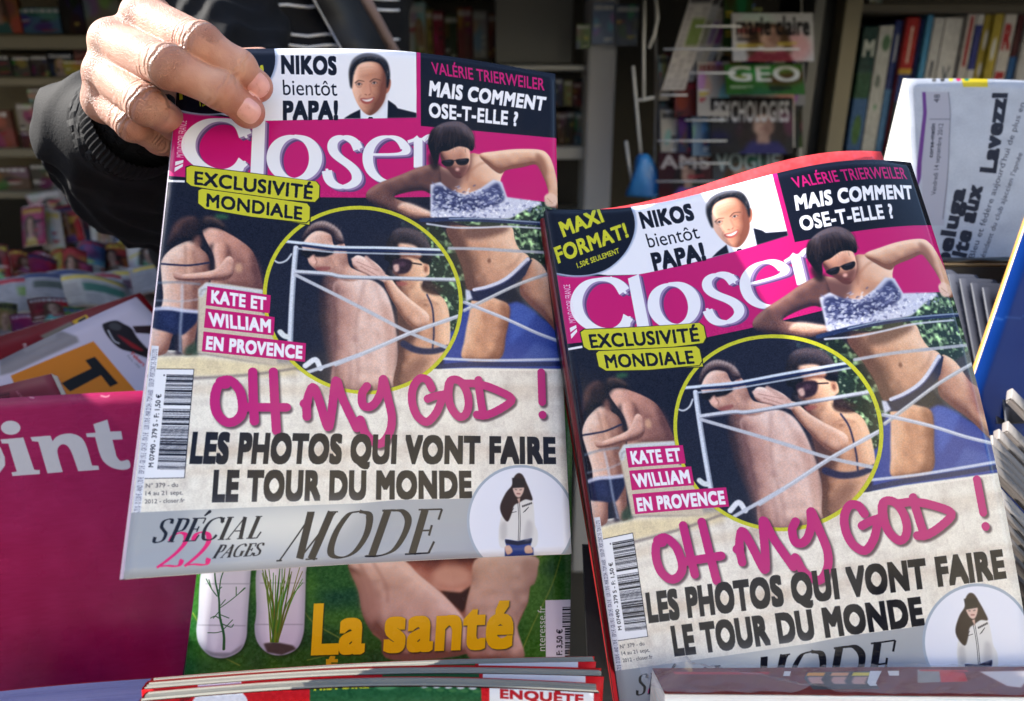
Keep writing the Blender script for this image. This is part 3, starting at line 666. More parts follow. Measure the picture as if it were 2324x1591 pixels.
    P(np.array(c6('1310 1180')[0]) + (rc - c6('1310 1180')[0]) * 1.05, (160, 170, 186)); P(rc, (226, 226, 238))

    # fashion figure
    P(c6('1205 1300 1290 1310 1385 1290 1395 1420 1205 1420'), (44, 62, 128), .8); P(c6('1205 1300 1290 1312 1382 1292 1384 1325 1290 1340 1210 1328'), (26, 30, 56), .6)
    P(c6('1262 1060 1300 1040 1380 1045 1395 1120 1400 1200 1420 1260 1412 1340 1372 1350 1380 1290 1290 1310 1205 1295 1215 1350 1172 1345 1165 1250 1180 1160 1215 1090'), (218, 214, 212), .8, 1, True)
    P(c6('1350 1180 1385 1200 1380 1290 1330 1300'), (180, 174, 176), 4, .7, True); P(c6('1180 1200 1215 1190 1215 1290 1180 1300'), (184, 178, 178), 3, .7, True)
    for q in ('1290 1060 1296 1180 1292 1308', '1300 1058 1306 1180 1302 1308', '1262 1100 1245 1125 1280 1120', '1335 1120 1360 1090 1325 1125'): Ln(c6(q), 1.3, (40, 38, 42), 0, .9)
    for i in range(6): E_(c6(f'{1322+i*11} {1085-i*4}')[0], 2.2, 2.6, (60, 56, 62), 0, 0, .8)
    P(c6('1205 1352 1235 1340 1255 1380 1220 1400'), (206, 166, 148), .8, 1, True); P(c6('1335 1350 1370 1340 1388 1385 1340 1390'), (206, 166, 148), .8, 1, True)
    P(c6('1250 950 1262 900 1290 870 1320 880 1345 930 1370 990 1385 1045 1340 1040 1300 1060 1265 1080 1250 1130 1222 1185 1185 1140 1175 1080 1210 1000'), (44, 30, 32), 1, 1, True)
    P(c6('1262 960 1325 958 1326 990 1305 1025 1280 1022 1262 990'), (214, 180, 168), .8, 1, True)
    P(c6('1252 900 1335 905 1330 962 1256 966'), (30, 24, 30), .8); Ln(c6('1284 1002 1304 1004'), 1.8, (110, 40, 44), .5); Ln(c6('1272 975 1282 977'), 1.5, (50, 36, 40), .5); Ln(c6('1302 978 1314 976'), 1.5, (50, 36, 40), .5)
    P(c6('1285 1035 1305 1030 1300 1075'), (206, 168, 154), .8)

    # italic roman lettering drawn with a broad nib
    def ital(word, p0, p1, p2, p3, col, thick, thin, gap=.12, slant=.26):
        G = {'M': (1.0, ['t 0 0 .30 1', 't .24 1 .50 .02', 'n .50 .02 .92 1', 'T .80 1 .80 0', 's -.08 0 .14', 's .66 0 .3', 's .14 1 .2', 's .72 1 .26']),
             'O': (.86, ['c .43 1.0 .16 .93 .02 .55 .1 .12 .42 0 .72 .12 .85 .5 .74 .9 .43 1.0']), 'D': (.88, ['T .2 1 .2 0', 'c .05 1 .35 1 .62 .97 .84 .78 .86 .46 .72 .12 .42 0 .05 0', 's .02 0 .2']),
             'E': (.68, ['T .2 1 .2 0', 'n .02 1 .66 1', 'n .02 0 .62 0', 'n .2 .52 .5 .52', 'v .66 1 .64 .76', 'v .62 0 .68 .26', 'v .5 .64 .5 .4']),
             'S': (.55, ['c .52 .8 .46 .97 .26 1.0 .08 .9 .1 .68 .28 .52 .46 .36 .46 .1 .26 0 .06 .04 .0 .24', ]), 'P': (.62, ['T .2 1 .2 0', 'c .04 1 .3 1 .56 .94 .6 .72 .52 .5 .2 .44', 's .04 0 .32']),
             'C': (.76, ['c .76 .78 .66 .95 .46 1 .16 .86 .04 .5 .16 .1 .44 0 .64 .06 .74 .22', 'v .76 1 .75 .74']), 'I': (.3, ['T .16 1 .16 0', 's 0 0 .32', 's 0 1 .32']), 'A': (.78, ['n .04 0 .44 1', 'T .44 1 .66 0', 'n .2 .36 .58 .36', 's -.06 0 .24', 's .5 0 .3']),
             'L': (.6, ['T .2 1 .2 0', 's .04 1 .32', 'n .04 0 .54 0', 'v .54 0 .62 .28']), 'G': (.8, ['c .76 .8 .64 .96 .46 1 .16 .86 .04 .5 .16 .1 .44 0 .7 .06', 'T .68 .42 .68 .06', 's .54 .42 .3']), '2': (.62, ['c .04 .76 .1 .94 .3 1 .5 .92 .54 .72 .42 .48 .2 .22 .0 .02', 'c .0 .04 .24 .06 .56 .04 .62 .22'])}
        W_ = sum(G[ch][0] for ch in word) + gap * (len(word) - 1); x = 0
        hgt = np.linalg.norm(np.array(p2) - p0)
        def mp(q):
            q = np.asarray(q, float); u = (q[:, 0:1] + slant * q[:, 1:2]) / (W_ + slant); y = q[:, 1:2]
            return (np.array(p0) + (np.array(p1) - p0) * u) * (1 - y) + (np.array(p2) + (np.array(p3) - p2) * u) * y
        for ch in word:
            for st in G[ch][1]:
                k, *v = st.split(); v = [float(t) for t in v]
                if k in 'sS':
                    K.pen(mp([(x + v[0], v[1]), (x + v[0] + v[2] / 2, v[1]), (x + v[0] + v[2], v[1])]), thin, thin, col, 0, 1, False)
                else:
                    q = np.array(v).reshape(-1, 2) + [x, 0]
                    if k == 'c': K.pen(mp(sm(q, False, 8)), thick, thin, col, 12, 1.4, False)
                    elif k in 'Tt': K.pen(mp([q[0], q.mean(0), q[1]]), thick if k == 'T' or q[0][1] > q[1][1] else thin, thick if k == 'T' or q[0][1] > q[1][1] else thin, col, 0, 1, False)
                    elif k == 'n': K.pen(mp([q[0], q.mean(0), q[1]]), thin * 1.1, thin * 1.1, col, 0, 1, False)
                    elif k == 'v': K.pen(mp([q[0], q.mean(0), q[1]]), thin * 1.5, thin * 1.5, col, 0, 1, False)
            x += G[ch][0] + gap
    ital('22', c5('238 1490')[0], c5('620 1470')[0], c5('300 1262')[0], c5('600 1252')[0], (222, 24, 110), 13, 3, .12, .2)
    ital('SPÉCIAL'.replace('É', 'E'), c5('212 1322')[0], c5('930 1290')[0], c5('250 1172')[0], c5('960 1150')[0], INK, 8.5, 2, .13, .22)
    Ln(c5('555 1145 585 1120'), (3, 6), INK)
    ital('PAGES', c5('598 1424')[0], c5('925 1404')[0], c5('635 1340')[0], c5('942 1325')[0], INK, 5.5, 1.5, .12, .2)
    ital('MODE', c5('1040 1440')[0], c6('775 1386')[0], c5('1140 1128')[0], c6('800 1104')[0], INK, 16.5, 3.2, .14, .2)
    return K
# ---------------------------------------------------------------- scene building blocks
def tag(o, label=None, cat=None, group=None, kind=None):
    if label: o['label'] = label
    if cat: o['category'] = cat
    if group: o['group'] = group
    if kind: o['kind'] = kind
    return o


def thing(name, label, cat, loc, group=None):
    o = bpy.data.objects.new(name, None); COL.objects.link(o)
    o.location = tuple(loc); o.empty_display_size = .02
    return tag(o, label, cat, group)


def mesh(name, V, F, mat, parent=None, uv=None, smooth=False):
    V = np.asarray(V, float)
    if parent is not None: V = V - np.array(parent_world(parent))
    me = bpy.data.meshes.new(name)
    me.from_pydata([tuple(v) for v in V], [], [tuple(int(i) for i in f) for f in F])
    if uv is not None:
        ul = me.uv_layers.new(name='UVMap')
        li = np.empty(len(me.loops), int); me.loops.foreach_get('vertex_index', li)
        ul.data.foreach_set('uv', np.asarray(uv, np.float32)[li].ravel())
    if smooth: me.polygons.foreach_set('use_smooth', [True] * len(me.polygons))
    me.materials.append(mat); me.update()
    o = bpy.data.objects.new(name, me); COL.objects.link(o)
    if parent is not None: o.parent = parent
    return o


def parent_world(p):
    v = Vector((0, 0, 0))
    while p is not None: v = v + p.location; p = p.parent
    return v


def grid_faces(nu, nv, off=0, flip=False):
    F = []
    for j in range(nv):
        for i in range(nu):
            a = off + j * (nu + 1) + i
            f = (a, a + nu + 1, a + nu + 2, a + 1)
            F.append(f[::-1] if flip else f)
    return F


def mnode(name):
    m = bpy.data.materials.new(name); m.use_nodes = True
    return m, m.node_tree, m.node_tree.nodes['Principled BSDF']


def lin(c):
    c = np.asarray(c, float) / 255.
    return tuple(np.where(c <= .04045, c / 12.92, ((c + .055) / 1.055)**2.4)) + (1.0,)


_mats = {}


def flat_mat(name, rgb, rough=.5, spec=.5, var=.12, scale=25, bump=.15, metal=0.0, coat=0.0):
    """plain stuff with a little wear: mottled colour, uneven gloss and a fine relief"""
    key = (name, tuple(rgb), rough)
    if key in _mats: return _mats[key]
    m, nt, b = mnode(name)
    tc = nt.nodes.new('ShaderNodeTexCoord'); nz = nt.nodes.new('ShaderNodeTexNoise')
    nz.inputs['Scale'].default_value = scale; nz.inputs['Detail'].default_value = 5
    nt.links.new(tc.outputs['Object'], nz.inputs['Vector'])
    rp_ = nt.nodes.new('ShaderNodeValToRGB')
    c = np.array(lin(rgb)[:3])
    rp_.color_ramp.elements[0].position = .3; rp_.color_ramp.elements[1].position = .7
    rp_.color_ramp.elements[0].color = tuple(c * (1 - var)) + (1,); rp_.color_ramp.elements[1].color = tuple(np.minimum(c * (1 + var), 1)) + (1,)
    nt.links.new(nz.outputs[0], rp_.inputs[0]); nt.links.new(rp_.outputs[0], b.inputs['Base Color'])
    mr = nt.nodes.new('ShaderNodeMapRange'); mr.inputs[3].default_value = rough * .85; mr.inputs[4].default_value = min(1, rough * 1.2)
    nt.links.new(nz.outputs[0], mr.inputs[0]); nt.links.new(mr.outputs[0], b.inputs['Roughness'])
    b.inputs['Specular IOR Level'].default_value = spec; b.inputs['Metallic'].default_value = metal; b.inputs['Coat Weight'].default_value = coat
    if bump:
        n2 = nt.nodes.new('ShaderNodeTexNoise'); n2.inputs['Scale'].default_value = scale * 8
        nt.links.new(tc.outputs['Object'], n2.inputs['Vector'])
        bp = nt.nodes.new('ShaderNodeBump'); bp.inputs['Strength'].default_value = bump; bp.inputs['Distance'].default_value = .001
        nt.links.new(n2.outputs[0], bp.inputs['Height']); nt.links.new(bp.outputs[0], b.inputs['Normal'])
    _mats[key] = m
    return m


def print_mat(name, img, rough=.24, spec=.5, wave=.5, coat=0.0, see=0.0):
    """printed paper: the ink as base colour; lacquer, faint ripples and scuffs in the gloss"""
    m, nt, b = mnode(name)
    t = nt.nodes.new('ShaderNodeTexImage'); t.image = img; t.extension = 'EXTEND'
    uv = nt.nodes.new('ShaderNodeUVMap'); nt.links.new(uv.outputs[0], t.inputs[0])
    nt.links.new(t.outputs[0], b.inputs['Base Color'])
    tc = nt.nodes.new('ShaderNodeTexCoord')
    n1 = nt.nodes.new('ShaderNodeTexNoise'); n1.inputs['Scale'].default_value = 16; n1.inputs['Detail'].default_value = 1
    n2 = nt.nodes.new('ShaderNodeTexNoise'); n2.inputs['Scale'].default_value = 900; n2.inputs['Detail'].default_value = 2
    n3 = nt.nodes.new('ShaderNodeTexNoise'); n3.inputs['Scale'].default_value = 60; n3.inputs['Detail'].default_value = 6
    for n in (n1, n2, n3): nt.links.new(tc.outputs['Object'], n.inputs['Vector'])
    b1 = nt.nodes.new('ShaderNodeBump'); b1.inputs['Strength'].default_value = wave; b1.inputs['Distance'].default_value = .0022
    b2 = nt.nodes.new('ShaderNodeBump'); b2.inputs['Strength'].default_value = .25; b2.inputs['Distance'].default_value = .00006
    nt.links.new(n1.outputs[0], b1.inputs['Height']); nt.links.new(n2.outputs[0], b2.inputs['Height'])
    nt.links.new(b1.outputs[0], b2.inputs['Normal']); nt.links.new(b2.outputs[0], b.inputs['Normal'])
    mr = nt.nodes.new('ShaderNodeMapRange'); mr.inputs[1].default_value = .35; mr.inputs[2].default_value = .65
    mr.inputs[3].default_value = rough * .8; mr.inputs[4].default_value = rough * 1.25
    nt.links.new(n3.outputs[0], mr.inputs[0]); nt.links.new(mr.outputs[0], b.inputs['Roughness'])
    b.inputs['Specular IOR Level'].default_value = spec * .32; b.inputs['Coat Weight'].default_value = coat; b.inputs['Coat Roughness'].default_value = .12
    return m


def edge_mat(name, rgb, lines=70, dark=.45, rough=.75):
    """cut page edges: thin uneven lines running along the block (UV.y across the thickness)"""
    key = (name, tuple(rgb), lines)
    if key in _mats: return _mats[key]
    m, nt, b = mnode(name)
    uv = nt.nodes.new('ShaderNodeUVMap'); mp = nt.nodes.new('ShaderNodeMapping'); nz = nt.nodes.new('ShaderNodeTexNoise')
    mp.inputs['Scale'].default_value = (1.3, lines, 1); nz.inputs['Scale'].default_value = 1; nz.inputs['Detail'].default_value = 3; nz.inputs['Roughness'].default_value = .7
    nt.links.new(uv.outputs[0], mp.inputs[0]); nt.links.new(mp.outputs[0], nz.inputs['Vector'])
    r = nt.nodes.new('ShaderNodeValToRGB'); c = np.array(lin(rgb)[:3])
    r.color_ramp.elements[0].position = .36; r.color_ramp.elements[0].color = tuple(c * dark) + (1,)
    r.color_ramp.elements[1].position = .56; r.color_ramp.elements[1].color = tuple(c) + (1,)
    e = r.color_ramp.elements.new(.42); e.color = tuple(c * np.array([.85, .8, .8])) + (1,)
    for ps_, k_ in ((.60, (.55, .75, .8)), (.625, (1, 1, 1)), (.66, (.9, .45, .42)), (.68, (1, 1, .95))):
        e = r.color_ramp.elements.new(ps_); e.color = tuple(c * np.array(k_)) + (1,)
    nt.links.new(nz.outputs[0], r.inputs[0]); nt.links.new(r.outputs[0], b.inputs['Base Color'])
    bp = nt.nodes.new('ShaderNodeBump'); bp.inputs['Strength'].default_value = .6; bp.inputs['Distance'].default_value = .0006
    nt.links.new(nz.outputs[0], bp.inputs['Height']); nt.links.new(bp.outputs[0], b.inputs['Normal'])
    b.inputs['Roughness'].default_value = rough
    _mats[key] = m
    return m


def normals(P):
    du = np.gradient(P, axis=1); dv = np.gradient(P, axis=0)
    n = np.cross(dv, du); n /= np.linalg.norm(n, axis=-1, keepdims=True)
    return n                                            # camera axes; made to face the eye
    

def surf_grid(surf, nu, nv, u0=0., u1=1., v0=0., v1=1.):
    U, V_ = np.meshgrid(np.linspace(u0, u1, nu + 1), np.linspace(v0, v1, nv + 1))
    P = surf.P(U, V_)
    n = normals(P)
    s = np.sign((n * -P).sum(-1)); n = n * np.where(s.mean() < 0, -1, 1)
    return U, V_, P, n


def magazine(name, label, cat, surf, mat, th=.004, nu=24, nv=30, group=None, edge=(222, 218, 214), spine=(150, 30, 60), back=None, wave_edge=0.0, cover_w=.00025, lines=60, gap=.0):
    """cover, page block, spine and back cover of one magazine, each following its curl"""
    U, V_, P, n = surf_grid(surf, nu, nv)
    W = c2w(P)
    o = thing(name, label, cat, W[-1].mean(0), group)
    uv = np.stack([U, 1 - V_], -1).reshape(-1, 2)
    nw = n[..., 0:1] * RGT + n[..., 1:2] * DWN + n[..., 2:3] * FWD
    fr = W.reshape(-1, 3); bk = (W - nw * cover_w).reshape(-1, 3); N = len(fr)
    F = grid_faces(nu, nv) + grid_faces(nu, nv, N, True)
    ring = [i for i in range(nu + 1)] + [j * (nu + 1) + nu for j in range(1, nv + 1)] + [nv * (nu + 1) + i for i in range(nu - 1, -1, -1)] + [j * (nu + 1) for j in range(nv - 1, 0, -1)]
    for k in range(len(ring)):
        a, b = ring[k], ring[(k + 1) % len(ring)]; F.append((a, b, b + N, a + N))
    mesh('cover', np.concatenate([fr, bk]), F, mat, o, np.concatenate([uv, uv]), True)
    ins = .004
    U2, V2, P2, n2 = surf_grid(surf, nu, nv, ins, 1 - ins, ins * .8, 1 - ins * .8)
    W2 = c2w(P2); nw2 = n2[..., 0:1] * RGT + n2[..., 1:2] * DWN + n2[..., 2:3] * FWD
    lay = 8
    VV, FF, UVs = [], [], []
    g = np.random.default_rng(len(bpy.data.objects))
    cen = W2.mean((0, 1))
    ringi = np.array(ring)
    Wr = W2.reshape(-1, 3)[ringi]; Nr = nw2.reshape(-1, 3)[ringi]
    seg = np.concatenate([[0], np.cumsum(np.linalg.norm(np.diff(Wr, axis=0), axis=1))]) / .3
    tdir = W2[-1].mean(0) - W2[0].mean(0); tdir /= np.linalg.norm(tdir)
    sdir = W2[:, -1].mean(0) - W2[:, 0].mean(0); sdir /= np.linalg.norm(sdir)
    for k in range(lay + 1):
        d = cover_w * 1.3 + (th - cover_w * 2.6) * k / lay
        j1, j2 = g.normal(0, .00045), g.normal(0, .0003)
        VV.append(Wr - Nr * d + tdir * j1 + sdir * j2); UVs.append(np.stack([seg, np.full(len(seg), k / lay)], -1))
    M_ = len(ringi)
    for k in range(lay):
        for i in range(M_): a, b = k * M_ + i, k * M_ + (i + 1) % M_; FF.append((a, a + M_, b + M_, b))
    mesh('page_block', np.concatenate(VV), FF, edge_mat('page_edges', edge, lines), o, np.concatenate(UVs))
    if th > .0015:
        eu = np.array([-.5, 0, .5])
        A = W[:, 0] - sdir * .0006
        sp = np.concatenate([W[:, 0], A - nw[:, 0] * th * .15, A - nw[:, 0] * th * .85, W[:, 0] - nw[:, 0] * th])
        SF = []
        for k in range(3):
            for j in range(nv): a = k * (nv + 1) + j; SF.append((a, a + 1, a + nv + 2, a + nv + 1))
        mesh('spine', sp, SF, flat_mat('spine_card', spine, .35), o, None, True)
        bm = back or flat_mat('back_cover_card', spine, .35)
        q = (W - nw * th).reshape(-1, 3); q2 = (W - nw * (th - cover_w)).reshape(-1, 3)
        mesh('back_cover', np.concatenate([q2, q]), grid_faces(nu, nv) + grid_faces(nu, nv, N, True), bm, o, None, True)
    return o


def lean(tl, tr, blxy, k=.30, **kw):                     # sheet leaning back like its neighbours: depth falls by k per unit of drop
    zt, yt = tl[2], (tl[1] - CY) / FOC * tl[2]
    zb = (zt + k * yt) / (1 + k * (blxy[1] - CY) / FOC)
    return Plane(tl, tr, (blxy[0], blxy[1], zb), **kw)


def box(name, lo, hi, mat, parent=None, bev=0.0):
    x0, y0, z0 = lo; x1, y1, z1 = hi
    V = [(x0, y0, z0), (x1, y0, z0), (x1, y1, z0), (x0, y1, z0), (x0, y0, z1), (x1, y0, z1), (x1, y1, z1), (x0, y1, z1)]
    F = [(0, 3, 2, 1), (4, 5, 6, 7), (0, 1, 5, 4), (1, 2, 6, 5), (2, 3, 7, 6), (3, 0, 4, 7)]
    uv = [(0, 0), (1, 0), (1, 0), (0, 0), (0, 1), (1, 1), (1, 1), (0, 1)]
    o = mesh(name, V, F, mat, parent, uv)
    if bev:
        b = o.modifiers.new('bevel', 'BEVEL'); b.width = bev; b.segments = 2
    return o


def tube(name, pts, r, mat, parent=None, n=8, closed=False):
    pts = np.asarray(pts, float); r = np.broadcast_to(np.asarray(r, float), (len(pts),))
    t = np.gradient(pts, axis=0); t /= np.linalg.norm(t, axis=1, keepdims=True) + 1e-12
    up = np.array([0, 0, 1.]) if abs(t[0, 2]) < .9 else np.array([0, 1., 0])
    V, F = [], []
    for i, (p, d) in enumerate(zip(pts, t)):
        a = np.cross(d, up); a /= np.linalg.norm(a); b = np.cross(d, a)
        for k in range(n): th = 2 * np.pi * k / n; V.append(p + r[i] * (a * np.cos(th) + b * np.sin(th)))
    for i in range(len(pts) - 1):
        for k in range(n): F.append((i * n + k, i * n + (k + 1) % n, (i + 1) * n + (k + 1) % n, (i + 1) * n + k))
    F.append(tuple(range(n))[::-1]); F.append(tuple((len(pts) - 1) * n + k for k in range(n)))
    return mesh(name, V, F, mat, parent, None, True)


def surface_net(f, lo, hi, step):
    """triangulate the zero level of f(X, Y, Z) -> (vertices, quads)"""
    ax = [np.arange(lo[i], hi[i] + step, step) for i in range(3)]
    X, Y, Z = np.meshgrid(*ax, indexing='ij')
    D = f(X, Y, Z)
    s = D < 0
    c = [s[i:s.shape[0] - 1 + i, j:s.shape[1] - 1 + j, k:s.shape[2] - 1 + k] for i in (0, 1) for j in (0, 1) for k in (0, 1)]
    tot = sum(x.astype(int) for x in c)
    act = (tot > 0) & (tot < 8)
    idx = -np.ones(act.shape, int); ii = np.argwhere(act); idx[tuple(ii.T)] = np.arange(len(ii))
    acc = np.zeros((len(ii), 3)); cnt = np.zeros(len(ii))
    off = np.array([(i, j, k) for i in (0, 1) for j in (0, 1) for k in (0, 1)])
    for a in range(8):
        for b in range(a + 1, 8):
            if np.abs(off[a] - off[b]).sum() != 1: continue
            pa, pb = ii + off[a], ii + off[b]
            da, db = D[tuple(pa.T)], D[tuple(pb.T)]
            m = (da < 0) != (db < 0)
            t = np.where(m, da / np.where(m, da - db, 1), 0)[:, None]
            acc += np.where(m[:, None], pa + (pb - pa) * t, 0); cnt += m
    V = np.array(lo) + (acc / cnt[:, None]) * step
    F = []
    for axn in range(3):
        sl0 = [slice(None)] * 3; sl1 = [slice(None)] * 3; sl0[axn] = slice(0, -1); sl1[axn] = slice(1, None)
        ch = s[tuple(sl0)] != s[tuple(sl1)]
        e = np.argwhere(ch); o1, o2 = [(1, 2), (2, 0), (0, 1)][axn]
        ok = (e[:, o1] > 0) & (e[:, o2] > 0) & (e[:, o1] < D.shape[o1] - 1) & (e[:, o2] < D.shape[o2] - 1); e = e[ok]
        d1 = np.zeros(3, int); d1[o1] = 1; d2 = np.zeros(3, int); d2[o2] = 1
        q = np.stack([idx[tuple((e - d1 - d2).T)], idx[tuple((e - d2).T)], idx[tuple(e.T)], idx[tuple((e - d1).T)]], 1)
        ins = s[tuple(e.T)]
        q[~ins] = q[~ins][:, ::-1]
        F.append(q)
    return V, np.concatenate(F)


def capsule(X, Y, Z, a, b, ra, rb):
    a = np.asarray(a, float); b = np.asarray(b, float); ab = b - a
    t = np.clip(((X - a[0]) * ab[0] + (Y - a[1]) * ab[1] + (Z - a[2]) * ab[2]) / (ab @ ab), 0, 1)
    return np.sqrt((X - a[0] - t * ab[0])**2 + (Y - a[1] - t * ab[1])**2 + (Z - a[2] - t * ab[2])**2) - (ra + (rb - ra) * t)


def smin(a, b, k):
    h = np.clip(.5 + .5 * (b - a) / k, 0, 1)
    return b + (a - b) * h - k * h * (1 - h)
# ---------------------------------------------------------------- the hand and the person behind the stall
def rgb_attr(o, name, vals):
    a = o.data.attributes.new(name, 'FLOAT', 'POINT'); a.data.foreach_set('value', np.asarray(vals, np.float32))


def skin_material():
    m, nt, b = mnode('skin')
    N, Lk = nt.nodes.new, nt.links.new
    tc = N('ShaderNodeTexCoord')
    n1 = N('ShaderNodeTexNoise'); n1.inputs['Scale'].default_value = 45; n1.inputs['Detail'].default_value = 6
    Lk(tc.outputs['Object'], n1.inputs['Vector'])
    r = N('ShaderNodeValToRGB'); E = r.color_ramp.elements
    E[0].position = .3; E[0].color = lin((178, 116, 94)); E[1].position = .72; E[1].color = lin((214, 164, 138))
    Lk(n1.outputs[0], r.inputs[0])
    at_ = N('ShaderNodeAttribute'); at_.attribute_name = 'red'
    mx = N('ShaderNodeMix'); mx.data_type = 'RGBA'; mx.inputs[7].default_value = lin((170, 74, 60))
    Lk(at_.outputs['Fac'], mx.inputs[0]); Lk(r.outputs[0], mx.inputs[6]); Lk(mx.outputs[2], b.inputs['Base Color'])
    # fine criss-cross skin grain + deeper folds over the joints
    v1 = N('ShaderNodeTexVoronoi'); v1.feature = 'DISTANCE_TO_EDGE'; v1.inputs['Scale'].default_value = 1150; Lk(tc.outputs['Object'], v1.inputs['Vector'])
    v2 = N('ShaderNodeTexVoronoi'); v2.feature = 'DISTANCE_TO_EDGE'; v2.inputs['Scale'].default_value = 640; Lk(tc.outputs['Object'], v2.inputs['Vector'])
    bk = N('ShaderNodeAttribute'); bk.attribute_name = 'back'
    ad = N('ShaderNodeMath'); ad.operation = 'ADD'; Lk(v1.outputs[0], ad.inputs[0]); Lk(v2.outputs[0], ad.inputs[1])
    cl = N('ShaderNodeMath'); cl.operation = 'MINIMUM'; cl.inputs[1].default_value = .35; Lk(ad.outputs[0], cl.inputs[0])
    mb = N('ShaderNodeMath'); mb.operation = 'MULTIPLY'; Lk(cl.outputs[0], mb.inputs[0]); Lk(bk.outputs['Fac'], mb.inputs[1])
    b1 = N('ShaderNodeBump'); b1.inputs['Strength'].default_value = 1; b1.inputs['Distance'].default_value = .0015; Lk(mb.outputs[0], b1.inputs['Height'])
    fold = N('ShaderNodeAttribute'); fold.attribute_name = 'fold'
    n2 = N('ShaderNodeTexNoise'); n2.inputs['Scale'].default_value = 260; n2.inputs['Detail'].default_value = 3; Lk(tc.outputs['Object'], n2.inputs['Vector'])
    b2 = N('ShaderNodeBump'); b2.inputs['Strength'].default_value = .25; b2.inputs['Distance'].default_value = .0006; Lk(n2.outputs[0], b2.inputs['Height']); Lk(b1.outputs[0], b2.inputs['Normal'])
    b3 = N('ShaderNodeBump'); b3.inputs['Strength'].default_value = 1; b3.inputs['Distance'].default_value = .0011; Lk(fold.outputs['Fac'], b3.inputs['Height']); Lk(b2.outputs[0], b3.inputs['Normal'])
    Lk(b3.outputs[0], b.inputs['Normal'])
    b.inputs['Roughness'].default_value = .48; b.inputs['Specular IOR Level'].default_value = .45
    b.inputs['Subsurface Weight'].default_value = .18; b.inputs['Subsurface Radius'].default_value = (1, .35, .2); b.inputs['Subsurface Scale'].default_value = .0025
    return m


J = {'index': [(336, 44, .430, .0132), (458, 99, .392, .0106), (541, 153, .398, .0090), (582, 196, .4125, .0080)],
     'middle': [(264, 100, .428, .0130), (383, 152, .384, .0112), (500, 206, .392, .0094), (562, 253, .4095, .0084)],
     'ring': [(247, 170, .430, .0122), (334, 240, .394, .0104), (398, 282, .428, .0088), (452, 304, .447, .0075)],
     'little': [(240, 230, .436, .0112), (303, 284, .418, .0092), (362, 318, .441, .0080), (410, 338, .454, .0070)],
     'thumb': [(330, 150, .490, .0150), (440, 150, .484, .0125), (535, 147, .470, .0104), (592, 141, .462, .0090)]}
WRIST = (352, 205, .500)


